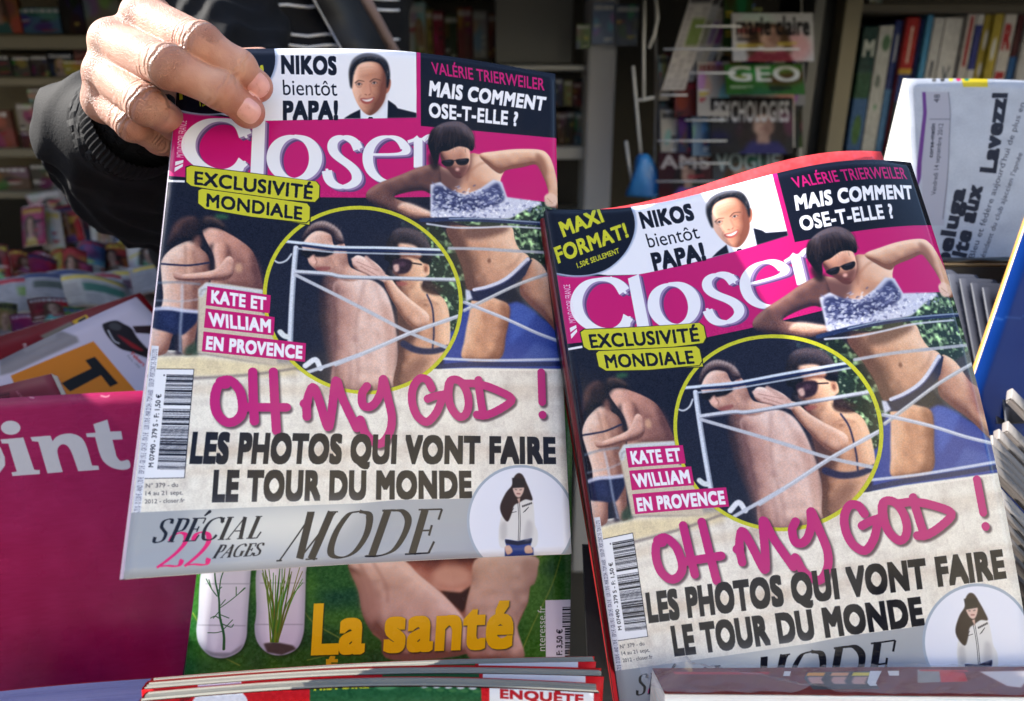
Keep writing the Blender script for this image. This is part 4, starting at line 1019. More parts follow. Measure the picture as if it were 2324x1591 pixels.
def build_person():
    loc = at(500, 40, .85)
    loc[2] = 0.0
    per = thing('person', 'person in a black jumper with thin white stripes holding up the left gossip magazine', 'person', loc)
    jw = {k: [np.append(cp(*p[:3]), p[3]) for p in v] for k, v in J.items()}
    wr = cp(*WRIST)

    def chain(X, Y, Z, c):
        d = None
        for a, b in zip(c[:-1], c[1:]):
            e = capsule(X, Y, Z, a[:3], b[:3], a[3] * .93, b[3] * .955); d = e if d is None else smin(d, e, .002)
        return d

    def hand(X, Y, Z):
        d = None
        # knuckle bones run from the wrist to each finger; flesh fills between them
        for k in ('index', 'middle', 'ring', 'little'):
            m = jw[k][0]; w_ = wr + (m[:3] - jw['middle'][0][:3]) * .45
            e = capsule(X, Y, Z, w_, m[:3] + [.0, 0, .003], .017, m[3] * .98)
            d = e if d is None else smin(d, e, .008)
        for a, b in (('index', 'middle'), ('middle', 'ring'), ('ring', 'little')):
            pa, pb = jw[a][0][:3], jw[b][0][:3]; mid = (pa + pb) / 2 + [.006, 0, .013]
            d = smin(d, capsule(X, Y, Z, mid, wr, .0090, .018), .006)
        for k in ('index', 'middle', 'ring', 'little', 'thumb'):
            f = chain(X, Y, Z, jw[k])
            if k == 'thumb': d = smin(d, f, .010); continue
            p = jw[k][1]                                     # bony middle joint
            f = smin(f, np.sqrt((X - p[0])**2 + (Y - p[1])**2 + (Z - p[2] + .0012)**2) - p[3] * .99, .003)
            p = jw[k][2]; f = smin(f, np.sqrt((X - p[0])**2 + (Y - p[1])**2 + (Z - p[2])**2) - p[3] * .995, .004)
            p = jw[k][3]; f = smin(f, np.sqrt((X - p[0])**2 + (Y - p[1])**2 + (Z - p[2])**2) - p[3] * .99, .004)
            m = jw[k][0]
            f = smin(f, np.sqrt((X - m[0] + .001)**2 + (Y - m[1])**2 + (Z - m[2])**2) - m[3] * 1.08, .003)
            near = np.clip(np.sqrt((X - m[0])**2 + (Y - m[1])**2 + (Z - m[2])**2) / .030, 0, 1)
            d = smin(d, f, .0014 + .0075 * (1 - near)**1.2)
        for pts in ([(300, 70, .4285), (296, 110, .4335), (312, 150, .444)], [(262, 175, .4375), (284, 196, .444)], [(340, 62, .4235), (370, 66, .4145)]):
            for a_, b_ in zip(pts[:-1], pts[1:]): d = smin(d, capsule(X, Y, Z, cp(*a_), cp(*b_), .0022, .0018), .004)
        d = smin(d, capsule(X, Y, Z, wr, cp(372, 270, .535), .0225, .026), .012)
        return d
    lo = cp(180, -60, .46) ; lo = np.array([-.262, -.222, .356]); hi = np.array([-.118, -.085, .57])
    V, F = surface_net(hand, lo, hi, .00085)
    o = mesh('body', c2w(V), F[:, ::-1], skin_material(), per, None, True)
    # attributes: criss-cross on the back, folds over joints, ruddy tips
    fold = np.zeros(len(V)); back = np.ones(len(V)); red = np.zeros(len(V))
    for k in ('index', 'middle', 'ring', 'little'):
        for ji, (amp, ln, fr) in ((1, (1.0, .0085, 1500)), (2, (.28, .0045, 1900))):
            p = jw[k][ji]; q = jw[k][ji + 1] if ji == 1 else jw[k][ji + 1]; a = jw[k][ji - 1]
            ax = q[:3] - a[:3]; ax /= np.linalg.norm(ax)
            d = V - p[:3]; s_ = d @ ax; rr = np.linalg.norm(d, axis=1)
            s2 = s_ + .0012 * np.sin(d @ np.array([260., 300, 0])) + (.0035 if ji == 1 else 0)
            msk = np.exp(-(s2 / ln)**2 * 1.6) * (rr < p[3] * 1.9)
            fold += amp * msk * np.sin(s2 * fr + np.sin(d[:, 1] * 700) * .7 + .6 * np.sin(d[:, 0] * 1100))
        for a, b in zip(jw[k][1:-1], jw[k][2:]):
            pass
        t = jw[k][3]; dd = np.linalg.norm(V - t[:3], axis=1); red += .38 * np.exp(-(dd / .013)**2)
        t = jw[k][1]; dd = np.linalg.norm(V - t[:3], axis=1); red += .18 * np.exp(-(dd / .009)**2)
        # smooth finger skin past the middle joint
        p1_, p2_ = jw[k][1][:3], jw[k][3][:3]; ax = (p2_ - p1_) / np.linalg.norm(p2_ - p1_)
        s_ = (V - p1_) @ ax; dist = np.linalg.norm(V - p1_ - np.clip(s_, 0, 1)[:, None] * ax, axis=1)
        back = np.where((s_ > .002) & (dist < .022), np.minimum(back, np.clip(1 - (s_ - .002) / .006, .22, 1)), back)
    rgb_attr(o, 'fold', fold); rgb_attr(o, 'back', back); rgb_attr(o, 'red', np.clip(red, 0, .5))
    # nails
    nm = flat_mat('nail', (222, 158, 146), .28, .5, .06, 300, .05, 0, .4); tip_m = flat_mat('nail_edge', (232, 214, 190), .4)
    for k, c, sx, sy in (('index', (584, 191), .0064, .0068), ('middle', (563, 251), .0066, .0068)):
        a, b = jw[k][2][:3], jw[k][3]; ax = b[:3] - a; ax /= np.linalg.norm(ax)
        e = cp(c[0], c[1], b[2] - b[3] * .9); toe = -e / np.linalg.norm(e)
        nrm = toe - ax * (toe @ ax); nrm = nrm / np.linalg.norm(nrm); side = np.cross(ax, nrm)
        cen = e
        VV, UU = [], []
        n = 14
        g = np.linspace(-1, 1, n + 1)
        for jv in g:
            for iu in g:
                x_, y_ = iu * sx * (1 - .10 * (jv < 0) * jv * jv), jv * sy
                # rounded outline
                sc = 1 / max(1e-6, (abs(iu)**3.2 + abs(jv)**3.2)**(1 / 3.2)) * max(abs(iu), abs(jv)) if (iu or jv) else 1
                x_, y_ = x_ * sc, y_ * sc
                X = cen + side * x_ + ax * y_
                r0 = b[3]
                # drop onto the finger surface
                lo_, hi_ = -.006, .010
                for _ in range(16):
                    md = (lo_ + hi_) / 2; q = X + nrm * md
                    if hand(q[0:1], q[1:2], q[2:3])[0] > 0: hi_ = md
                    else: lo_ = md
                edge = max(abs(iu), abs(jv))
                VV.append(X + nrm * (lo_ + .00055 - .0008 * edge**6))
        mesh('nail', c2w(np.array(VV)), grid_faces(n, n), nm, o, None, True)
    # ----- sleeve, jumper and jacket
    wool, nt, b = mnode('black_knit'); N, Lk = nt.nodes.new, nt.links.new
    tc = N('ShaderNodeTexCoord'); b.inputs['Roughness'].default_value = .8; b.inputs['Specular IOR Level'].default_value = .12
    sh = b.inputs['Sheen Weight']; sh.default_value = .015
    nz = N('ShaderNodeTexNoise'); nz.inputs['Scale'].default_value = 30; Lk(tc.outputs['Object'], nz.inputs['Vector'])
    st = N('ShaderNodeAttribute'); st.attribute_name = 'stripe'
    mx = N('ShaderNodeMix'); mx.data_type = 'RGBA'; mx.inputs[6].default_value = lin((20, 20, 23)); mx.inputs[7].default_value = lin((150, 150, 158))
    Lk(st.outputs['Fac'], mx.inputs[0]); Lk(mx.outputs[2], b.inputs['Base Color'])
    rb = N('ShaderNodeAttribute'); rb.attribute_name = 'rib'
    ns = N('ShaderNodeTexNoise'); ns.inputs['Scale'].default_value = 700; Lk(tc.outputs['Object'], ns.inputs['Vector'])
    b1 = N('ShaderNodeBump'); b1.inputs['Strength'].default_value = .8; b1.inputs['Distance'].default_value = .0016; Lk(rb.outputs['Fac'], b1.inputs['Height'])
    b2 = N('ShaderNodeBump'); b2.inputs['Strength'].default_value = .5; b2.inputs['Distance'].default_value = .0006; Lk(ns.outputs[0], b2.inputs['Height']); Lk(b1.outputs[0], b2.inputs['Normal'])
    Lk(b2.outputs[0], b.inputs['Normal'])
    path = [cp(318, 268, .478), cp(290, 300, .505), cp(272, 318, .54), cp(300, 360, .60), cp(420, 420, .68), cp(520, 330, .76), cp(500, 80, .86), cp(470, -120, .92)]
    rad = [.025, .033, .052, .062, .066, .068, .080, .095]

    def sleeve(X, Y, Z):
        d = None
        for i in range(len(path) - 1):
            e = capsule(X, Y, Z, path[i], path[i + 1], rad[i], rad[i + 1]); d = e if d is None else smin(d, e, .012)
        # folds of loose cloth
        d = d + (.0056 * np.sin(X * 52 - Y * 30 + np.sin(Y * 41 + X * 20) * 1.6 + Z * 48) + .0052 * np.abs(np.sin(X * 95 + Y * 47 + np.sin(Z * 60) * 1.2)) + .0016 * np.sin(Y * 150 - X * 130 + Z * 90)) * np.clip((Z - .485) / .04, 0, 1)
        return d
    V, F = surface_net(sleeve, np.array([-.36, -.62, .44]), np.array([-.02, .14, 1.04]), .0042)
    V = V[:]; sl = mesh('sleeve', c2w(V), F[:, ::-1], wool, per, None, True)
    ax = path[1] - path[0]; ax /= np.linalg.norm(ax)
    s_ = (V - path[0]) @ ax
    ang = np.arctan2(V[:, 1] - path[1][1], V[:, 0] - path[1][0])
    rgb_attr(sl, 'rib', np.where(s_ < .03, np.sin(ang * 46), .0))
    str_ = np.zeros(len(V))
    for a0 in (): str_ += np.exp(-((ang - a0 - .5 * (V[:, 2] - .5)) / .02)**2) * (s_ > .02)
    rgb_attr(sl, 'stripe', np.clip(str_, 0, 1) * .8)
    # cuff
    cuf = []
    e1 = np.cross(ax, [0, 0, 1.]); e1 /= np.linalg.norm(e1); e2 = np.cross(ax, e1)
    VV, FF, nr, ns_ = [], [], 240, 9
    for k in range(ns_ + 1):
        s0 = -.006 + .034 * k / ns_
        for i in range(nr):
            t = 2 * np.pi * i / nr
            r_ = (.0330 + .002 * math.sin(k / ns_ * 3.0)) + .0005 * (1 if (i // 2) % 2 else -1)
            VV.append(path[0] + ax * s0 + r_ * (math.cos(t) * e1 + math.sin(t) * e2 * .9))
    for k in range(ns_):
        for i in range(nr): FF.append((k * nr + i, k * nr + (i + 1) % nr, (k + 1) * nr + (i + 1) % nr, (k + 1) * nr + i))
    mesh('cuff', c2w(np.array(VV)), FF, wool, per, None, True)
    # trunk
    ctr = cp(700, 60, .98)

    def trunk(X, Y, Z):
        d = capsule(X, Y, Z * 1.0, cp(640, -260, 1.0), cp(640, 520, 1.02), .165, .17)
        d = smin(d, capsule(X, Y, Z, cp(500, -210, .98), cp(860, -210, 1.02), .085, .085), .06)
        return d + .004 * np.sin(X * 60 + Y * 25) + .002 * np.sin(Y * 110 + X * 30)
    V, F = surface_net(trunk, np.array([-.52, -.82, .76]), np.array([.06, .55, 1.26]), .011)
    tk = mesh('jumper', c2w(V), F[:, ::-1], wool, per, None, True)
    Ww = c2w(V)
    px_y = CY + FOC * V[:, 1] / V[:, 2]; px_x = CX + FOC * V[:, 0] / V[:, 2]
    tk.modifiers.new('sub', 'SUBSURF').render_levels = 1
    ph = (V[:, 1] - .012 * np.sin((V[:, 0] + .3) * 22)) / .0585
    s1 = np.exp(-((ph - np.round(ph)) * .0585 / .0016)**2); s2 = np.exp(-(((ph + .27) - np.round(ph + .27)) * .0585 / .0016)**2)
    # stripes as raised yarn bands: real strips on the cloth
    rgb_attr(tk, 'stripe', np.zeros(len(V))); rgb_attr(tk, 'rib', np.zeros(len(V)))
    yarn = flat_mat('white_yarn', (205, 203, 205), .9, .2)
    for y0 in (-18, 6, 72, 97, 160, 186, 262):
        pts = []
        for x in np.linspace(525, 905, 40):
            y = y0 + 6 * math.sin((x - 560) / 42) + (12 if x > 650 else 0) * min(1, (x - 650) / 50 if x > 650 else 0)
            d_ = cp(x, y, 1.0); lo_, hi_ = .6, 1.05
            for _ in range(18):
                md = (lo_ + hi_) / 2; q = d_ * md
                if trunk(q[0:1], q[1:2], q[2:3])[0] > 0: lo_ = md
                else: hi_ = md
            pts.append(d_ * lo_)
        tube('stripe', c2w(np.array(pts)), .0016, yarn, tk, 5)
    # open dark jacket over the jumper: two front panels with a zip
    jm = flat_mat('jacket_cloth', (20, 20, 23), .55, .4, .3, 12, .6); zm = flat_mat('zip_metal', (150, 150, 155), .3, .5, .1, 200, .2, .9)
    lin_m = flat_mat('jacket_lining', (120, 100, 96), .8)

    def on_trunk(x, y, out):
        d_ = cp(x, y, 1.0); lo_, hi_ = .6, 1.12
        for _ in range(18):
            md = (lo_ + hi_) / 2; q = d_ * md
            if trunk(q[0:1], q[1:2], q[2:3])[0] > 0: lo_ = md
            else: hi_ = md
        return d_ * (lo_ - out)
    for edge0, edge1, far0, far1, nm_ in ((700, 812, 780, 905, 'jacket_front'), (540, 545, 330, 300, 'jacket_front')):
        VV = []
        nu_, nv_ = 8, 26
        for j in range(nv_ + 1):
            v = j / nv_; y = -240 + 640 * v
            xe = edge0 + (edge1 - edge0) * (y + 20) / 200 if y > -20 else edge0 - 5; xf = far0 + (far1 - far0) * v
            if nm_ and edge0 > 600: xf = xe + 105
            for i in range(nu_ + 1):
                u = i / nu_; VV.append(on_trunk(xe + (xf - xe) * u, y, .018 + .012 * math.sin(u * 3.1) + .004 * math.sin(v * 21 + u * 3)))
        VV = np.array(VV); back_ = VV * 1.006
        mesh(nm_, c2w(np.concatenate([VV, back_])), grid_faces(nu_, nv_) + grid_faces(nu_, nv_, len(VV), True), jm, per, None, True)
        if edge0 > 600:
            e = VV.reshape(nv_ + 1, nu_ + 1, 3)[:, 0]
            tube('zip', c2w(e), .0016, zm, per, 6)
            pts = [on_trunk(edge0 + 118 + (edge1 - edge0) * (y + 20) / 200, y, .012) for y in np.linspace(-60, 260, 14)]
            tube('jacket_lining', c2w(np.array(pts)), [.007] * 14, lin_m, per, 6)
    return per
# ---------------------------------------------------------------- street and kiosk
def setting():
    gm = flat_mat('paving', (98, 94, 88), .85, .3, .18, 3, .4)
    g = mesh('ground', [(-60, -60, 0), (60, -60, 0), (60, 60, 0), (-60, 60, 0)], [(0, 1, 2, 3)], gm); tag(g, kind='structure')
    # house across the street, behind the photographer
    wallm = flat_mat('cream_render', (236, 222, 190), .85, .2, .1, 1.5, .4); sh = flat_mat('shutter_paint', (92, 110, 96), .6); gl = flat_mat('window_pane', (40, 48, 56), .1)
    ang = R(42)
    h = thing('town_house', 'cream rendered house with grey-green shutters across the street', 'house', (4.35, -4.8, 0))
    h.rotation_euler = (0, 0, ang)

    def loc(o): return o
    def bx(name, lo, hi, m, par):
        V = [(x, y, z) for z in (lo[2], hi[2]) for x, y in ((lo[0], lo[1]), (hi[0], lo[1]), (hi[0], hi[1]), (lo[0], hi[1]))]
        me = bpy.data.meshes.new(name); me.from_pydata(V, [], [(0, 3, 2, 1), (4, 5, 6, 7), (0, 1, 5, 4), (1, 2, 6, 5), (2, 3, 7, 6), (3, 0, 4, 7)]); me.materials.append(m)
        o = bpy.data.objects.new(name, me); COL.objects.link(o); o.parent = par; return o
    bx('wall', (-2.1, -4, 0), (2.1, 0, 6.0), wallm, h); bx('cornice', (-2.2, -4.1, 6.0), (2.2, .18, 6.2), wallm, h)
    for z in (.9,):
        for x in (-1.2, 1.0):
            w = bx('window', (x - .35, .004, z), (x + .35, .05, z + 1.3), gl, h)
            for sx in (-.62, .36): bx('shutter', (x + sx, .006, z - .03), (x + sx + .26, .06, z + 1.33), sh, h)
    for nm, x0, x1, hh, c in (('town_house', -16, -6.2, 7.5, (120, 96, 80)), ('town_house', -6.1, -2.62, 6.4, (150, 132, 112)), ('town_house', 2.42, 6.5, 6.6, (136, 110, 96)), ('town_house', 6.6, 17, 7.8, (112, 104, 98))):
        q = thing(nm, {-16: 'brown rendered house at the far left end of the street row', -6.1: 'taupe house left of the cream one', 2.42: 'pinkish brown house right of the cream one', 6.6: 'grey brown house at the right end of the street row'}[x0], 'house', (.7, -9.2, 0))
        wm = flat_mat('render_wall', c, .9, .2, .12, 1.5, .4); bx('wall', (x0, -6.3, 0), (x1, -.15, hh + 1.5), wm, q)
        for z in (1.0, 3.5):
            for k_ in range(int((x1 - x0) / 1.7)): bx('window', (x0 + .5 + k_ * 1.7, -.146, z), (x0 + 1.2 + k_ * 1.7, -.1, z + 1.3), gl, q)
    ob = thing('outbuilding', 'low white outbuilding beside the cream house across the street', 'building', (1.0, -5.2, 0)); ob.rotation_euler = (0, 0, R(18))
    bx('wall', (-1.2, -2, 0), (1.25, 0, 3.1), flat_mat('white_render', (226, 220, 204), .85, .2, .1, 1.5, .4), ob); bx('door', (-.5, .004, 0), (.4, .05, 2.0), sh, ob)
    # the kiosk shell
    dark = flat_mat('kiosk_panel', (74, 70, 62), .7, .3, .12, 4); beige = flat_mat('shelf_beige', (108, 102, 84), .6, .3, .1, 6); greym = flat_mat('cabinet_grey', (92, 92, 90), .55, .4, .08, 5)
    k = thing('kiosk', 'dark newspaper kiosk interior with back wall, side walls and roof', 'kiosk', (0, 2.2, 0))
    box('back_wall', (-1.9, 2.3, 0), (2.6, 2.36, 1.855), dark, k); box('roof', (-3.4, 1.165, 1.86), (2.9, 2.36, 1.92), dark, k); box('added_valance', (-3.4, 1.12, 1.615), (2.9, 1.16, 1.95), dark, k)  # valance added out of view to keep sky light out; roof lowered likewise
    box('side_wall', (-1.92, 1.17, 0), (-1.86, 2.3, 1.855), dark, k); box('side_wall', (2.5, 1.17, 0), (2.56, 2.3, 1.855), dark, k)
    return dark, beige, greym


def vb(name, x0, x1, yt, yb, Y, dep, mat, parent=None, lean=0.0, bev=0.0):
    a, b, c = rp(x0, yt, Y), rp(x1, yt, Y), rp(x0, yb, Y)
    o = box(name, (a[0], Y, c[2]), (b[0], Y + dep, a[2]), mat, parent, bev)
    return o


def spine_art(w, h, bands, marks, seed):
    K = Canvas(w, h, bands[0][1], Flat())
    for v, c in bands: K.poly([(-.1, v), (1.1, v), (1.1, 1.1), (-.1, 1.1)], c)
    for m in marks:
        if m[0] == 'e': K.ell(m[1], m[2], m[3], m[4], 0, 1.2)
        elif m[0] == 'p': K.poly(m[1], m[2], 1)
        else: K.text(m[1], m[2], m[3], m[4], m[5], m[6])
    K.noise(.10, 6, seed); K.noise(.06, 2, seed + 1)
    K.a *= .76  # dimness of the kiosk interior put into the spine colours
    return K.image('spine_print')


def cover_art(seed, bg, title='', tc=(240, 240, 240), w=120, h=160, face=True, kind=0):
    g = np.random.default_rng(seed)
    K = Canvas(w, h, bg, Flat()); K.k = w
    if kind == 1:                                             # newspaper columns
        for j in range(16):
            y = .2 + j * .05
            for x0, x1 in ((.06, .34), (.38, .64), (.68, .94)):
                if g.random() < .85: K.poly([(x0, y), (x1 - g.random() * .06, y), (x1 - g.random() * .06, y + .018), (x0, y + .018)], (110, 110, 116), 1, .8)
        K.poly([(.38, .3), (.94, .3), (.94, .56), (.38, .56)], tuple(g.integers(60, 150, 3)), 1); K.poly([(.05, .05), (.95, .05), (.95, .15), (.05, .15)], tc, 1)
    else:
        for _ in range(5):
            x, y = g.random(2); s_ = g.uniform(.12, .35); K.ell((x, y), s_, s_ * .7, np.clip(np.array(bg) + g.normal(0, 55, 3), 0, 255), g.uniform(0, 180), 6, .7)
        if face:
            cx, cy = g.uniform(.4, .65), g.uniform(.42, .52); hc = [(40, 26, 20), (90, 56, 30), (170, 130, 70)][g.integers(3)]
            K.ell((cx, cy), .24, .24, hc, 0, 2); K.poly([(cx - .32, 1.1), (cx - .22, .78), (cx + .22, .78), (cx + .32, 1.1)], tuple(g.integers(30, 220, 3)), 2)
            K.ell((cx, cy + .03), .15, .19, (214, 164, 138), 0, 1.5); K.poly([(cx - .07, .6), (cx + .07, .6), (cx + .08, .82), (cx - .08, .82)], (196, 146, 122), 2)
            K.ell((cx + .07, cy + .04), .07, .17, (150, 100, 82), 8, 3, .8); K.ell((cx - .04, cy - .02), .05, .012, (110, 74, 60), 0, 1.2, .8); K.ell((cx - .02, cy + .10), .035, .012, (160, 84, 78), 0, 1.2, .8); K.ell((cx - .2, cy + .16), .07, .3, hc, 10, 3, .9); K.ell((cx + .2, cy + .14), .06, .26, hc, -10, 3, .9)
        for j in range(g.integers(2, 5)):
            y = g.uniform(.3, .92); x = g.choice([.05, .55]); ww = g.uniform(.2, .42); c = [(240, 240, 235), (240, 210, 40), (210, 30, 50), (20, 20, 26)][g.integers(4)]
            K.poly([(x, y), (x + ww, y), (x + ww, y + .035), (x, y + .035)], c, .7); K.poly([(x, y + .05), (x + ww * .7, y + .05), (x + ww * .7, y + .075), (x, y + .075)], c, .7)
        if title: tH = min(.5, .24 * w / h); K.text(title, (.05, .05 + tH), (.95, .05 + tH), (.05, .05), tc, .03)
        else:
            x = .06
            while x < .9: ww = g.uniform(.06, .14); K.poly([(x, .06), (x + ww, .06), (x + ww, .18), (x, .18)], tc, .7); x += ww + .03
    K.noise(.08, 3, seed)
    K.a = K.a * .74 + K.a.mean(2, keepdims=True) * .26
    K.a = boxblur(K.a, 1.0) * (.72 if kind == 0 else .95)  # kiosk dimness put into the cover colours, only slightly for newsprint
    return K.image('cover_print')


ORD = ['first', 'second', 'third', 'fourth', 'fifth', 'sixth', 'seventh', 'eighth', 'ninth', 'tenth', 'eleventh', 'twelfth', 'thirteenth', 'fourteenth', 'fifteenth']


def background(dark, beige, greym):
    r3 = lambda x: 1778.5 + .2852 * x
    blackm = flat_mat('black_lacquer', (16, 16, 17), .5); whitem = flat_mat('shelf_white', (150, 150, 148), .5, .4, .06, 6); wirem = flat_mat('wire_white', (170, 170, 168), .4, .5, .05, 50, 0)
    # ---- right bookcase
    Y = 1.36
    bc = thing('bookcase', 'dark bookcase with beige post right of the wire magazine rack', 'bookcase', rp(2150, 330, Y))
    vb('shelf_board', 1932, 2700, 8, 28, Y - .02, .26, dark, bc, 0, .002); vb('post', 1932, 1972, -80, 1300, Y - .04, .04, beige, bc, 0, .002); vb('panel', 1886, 1931, -80, 1300, Y + .01, .24, blackm, bc)
    vb('shelf_board', 1932, 2700, 352, 372, Y - .02, .26, dark, bc, 0, .002); vb('back_panel', 1932, 2700, 29, 351, Y + .2, .02, blackm, bc); vb('post', 1862, 1884, -80, 1300, Y - .02, .05, greym, bc)
    B = [(640, 762, 60, [(0, (26, 62, 60)), (.35, (40, 84, 60)), (.55, (60, 100, 150))], [('t', 'M', (.2, .22), (.85, .22), (.2, .1), (200, 206, 200), .05), ('e', (.5, .8), .3, .12, (70, 110, 60))], 'dark green book with a pale letter M'),
         (768, 884, 58, [(0, (196, 198, 196))], [('e', (.6, .13), .3, .06, (80, 120, 90)), ('e', (.4, .42), .2, .05, (110, 120, 116)), ('e', (.5, .62), .08, .02, (60, 150, 90))], 'white book with a green letter on its spine'),
         (896, 968, 46, [(0, (44, 62, 130)), (.5, (90, 140, 190))], [('p', [(.3, .1), (.6, .1), (.6, .3), (.3, .3)], (190, 196, 210))], 'blue book spine left of the dark red one'), (970, 984, 42, [(0, (120, 26, 36))], [], 'narrow dark red book spine'),
         (986, 1092, 40, [(0, (178, 30, 36)), (.36, (210, 170, 60)), (.4, (40, 60, 130)), (.6, (40, 60, 70))], [('p', [(.4, .06), (.6, .06), (.6, .32), (.4, .32)], (230, 200, 180))], 'red topped book with a yellow line'),
         (1094, 1146, 44, [(0, (30, 44, 110)), (.7, (40, 60, 120))], [], 'navy blue book spine'), (1148, 1200, 34, [(0, (70, 150, 200)), (.45, (220, 222, 224))], [], 'book spine half sky blue and half white'),
         (1202, 1288, 40, [(0, (214, 214, 216)), (.52, (70, 80, 100)), (.54, (206, 206, 214))], [('t', 'I', (.4, .42), (.6, .42), (.4, .3), (60, 70, 90), .02)], 'white book with a thin letter I'),
         (1292, 1440, 40, [(0, (220, 220, 222)), (.5, (70, 80, 100)), (.52, (212, 212, 220))], [('t', 'V', (.3, .46), (.7, .46), (.3, .34), (60, 80, 96), .02), ('e', (.75, .62), .34, .15, (130, 40, 120))], 'white book with a letter V and a purple disc'),
         (1480, 1552, 20, [(0, (206, 202, 200)), (.6, (150, 160, 180))], [('p', [(.3, .05), (.7, .05), (.7, .38), (.3, .38)], (170, 40, 50))], 'white book with a column of red letters'),
         (1554, 1612, 22, [(0, (216, 216, 218)), (.1, (50, 60, 140)), (.4, (220, 220, 220)), (.5, (60, 120, 190))], [], 'blue and white striped book spine'),
         (1614, 1690, 22, [(0, (180, 160, 60)), (.5, (50, 110, 190)), (.75, (200, 206, 216))], [('e', (.5, .2), .2, .07, (230, 230, 230)), ('e', (.5, .4), .2, .05, (230, 230, 230))], 'yellow book spine over blue, left one of the pair'),
         (1692, 1770, 22, [(0, (186, 166, 60)), (.5, (60, 120, 190)), (.78, (190, 196, 210))], [('e', (.5, .26), .22, .08, (226, 226, 226))], 'yellow book spine over blue, right one of the pair'),
         (1776, 1876, 20, [(0, (212, 208, 206))], [('t', 'R', (.2, .26), (.8, .26), (.2, .1), (176, 30, 44), .06), ('t', 'E', (.2, .6), (.8, .6), (.2, .42), (176, 30, 44), .06)], 'white book with large red letters R and E'),
         (1880, 1950, 28, [(0, (90, 40, 50)), (.3, (50, 110, 180)), (.7, (210, 214, 220))], [], 'blue book spine at the right edge'), (1954, 2060, 26, [(0, (200, 200, 204))], [], 'plain white book last on the shelf')]
    for i, (x0, x1, yt, bands, marks, lab) in enumerate(B):
        K = spine_art(40, 220, bands, marks, 100 + i)
        o = vb('book', r3(x0), r3(x1) - 1, yt, 351, Y + .02 + .004 * (i % 3), .15, print_mat('book_spine', K, .45, .4, .1), None, 0, .0015)
        tag(o, lab + ' on the right bookcase', 'book', 'books standing on the right bookcase shelf')
    o = vb('stacked_book', 1975, 2005, -20, 8, Y, .2, print_mat('book_spine', cover_art(5, (170, 170, 176), face=False), .5), None); tag(o, 'pale book on the top shelf of the right bookcase, beside the beige post', 'book')
    # ---- wire rack
    Y = 1.22
    rk = thing('wire_rack', 'white wire magazine rack holding three tiers of magazines', 'rack', rp(1660, 470, Y))
    r2x = lambda x: 1270.4 + .2889 * x
    for y, a, b in ((60, 1068, 1420), (112, 815, 1880), (166, 1010, 1380), (216, 790, 1000), (273, 980, 1300), (320, 760, 1310), (371, 940, 1330), (412, 750, 1700), (455, 740, 1700)):
        p0, p1 = rp(r2x(a), y, Y - .035), rp(r2x(b), y, Y - .035); tube('wire', [p0, (p0 + p1) / 2, p1], .0016, wirem, rk, 6)
    for x in (1488, 1612, 1818): tube('wire', [rp(x, -60, Y + .12), rp(x, 200, Y + .1), rp(x - 8, 620, Y + .06)], .0018, wirem, rk, 6)
    MG = [(1352, 1985, 30, 140, 1.23, (206, 206, 210), 'marie claire', (20, 20, 24), True, 'white fashion magazine in the top tier of the wire rack'),
          (1300, 1520, -70, 120, 1.29, (60, 110, 50), '', (220, 200, 60), False, 'green and yellow magazine behind the top tier of the wire rack'),
          (1290, 1900, 146, 214, 1.22, (58, 130, 44), 'GEO', (226, 232, 224), False, 'bright green travel magazine in the middle tier'),
          (1080, 1330, 140, 262, 1.25, (190, 184, 178), '', (150, 60, 60), False, 'off white magazine left of the green one'), (900, 1090, 152, 262, 1.27, (130, 40, 40), '', (220, 210, 200), False, 'dark red magazine left of the off white one'),
          (1180, 1830, 222, 345, 1.23, (34, 32, 34), 'PSYCHOLOGIES', (216, 216, 220), True, 'black magazine with white title in the third tier'), (1140, 1840, 214, 330, 1.26, (206, 200, 190), '', (180, 60, 40), False, 'cream magazine whose top shows over the black one'),
          (1040, 1190, 232, 350, 1.25, (120, 160, 196), '', (30, 40, 60), False, 'light blue magazine left of the black one'), (930, 1050, 240, 350, 1.26, (44, 56, 110), '', (200, 200, 210), False, 'navy blue magazine in the third tier of the wire rack'), (790, 935, 250, 350, 1.27, (196, 190, 176), '', (60, 60, 60), False, 'beige magazine at the left end of the third tier'),
          (770, 1190, 346, 440, 1.23, (70, 14, 18), 'AMS', (200, 190, 190), True, 'dark red magazine in the lowest tier of the wire rack'), (1200, 1750, 340, 450, 1.23, (70, 76, 84), 'VOGUE', (170, 200, 214), True, 'grey fashion magazine in the lowest tier of the wire rack')]
    tiers = [(770, 1340, 126, 'second', 'left'), (770, 1180, 226, 'third', 'left'), (1340, 1900, 138, 'second', 'right'), (1560, 1900, 232, 'third', 'right')]
    cols = [((168, 160, 150), 'stone coloured'), ((120, 34, 36), 'brick red'), ((150, 150, 156), 'silver grey'), ((60, 80, 120), 'slate blue'), ((176, 168, 160), 'off white'), ((90, 60, 50), 'chestnut'), ((40, 50, 46), 'bottle green'), ((170, 130, 60), 'ochre'), ((140, 150, 170), 'pale blue')]
    kk = 0
    for xa, xb, y_, tn, sd in tiers:
        x = xa; n_ = 0
        while x < xb - 40:
            c_, cn = cols[kk % 9]; w_ = 52 + 17 * (kk % 4)
            MG.append((x, x + w_ + 30, y_ - 6 * (kk % 3), y_ + 100, 1.295 + .004 * (kk % 5), c_, '', (60, 60, 66), False, f'{cn} magazine behind the {sd} part of the {tn} rack tier, {ORD[n_]} from its left')); x += w_; kk += 1; n_ += 1
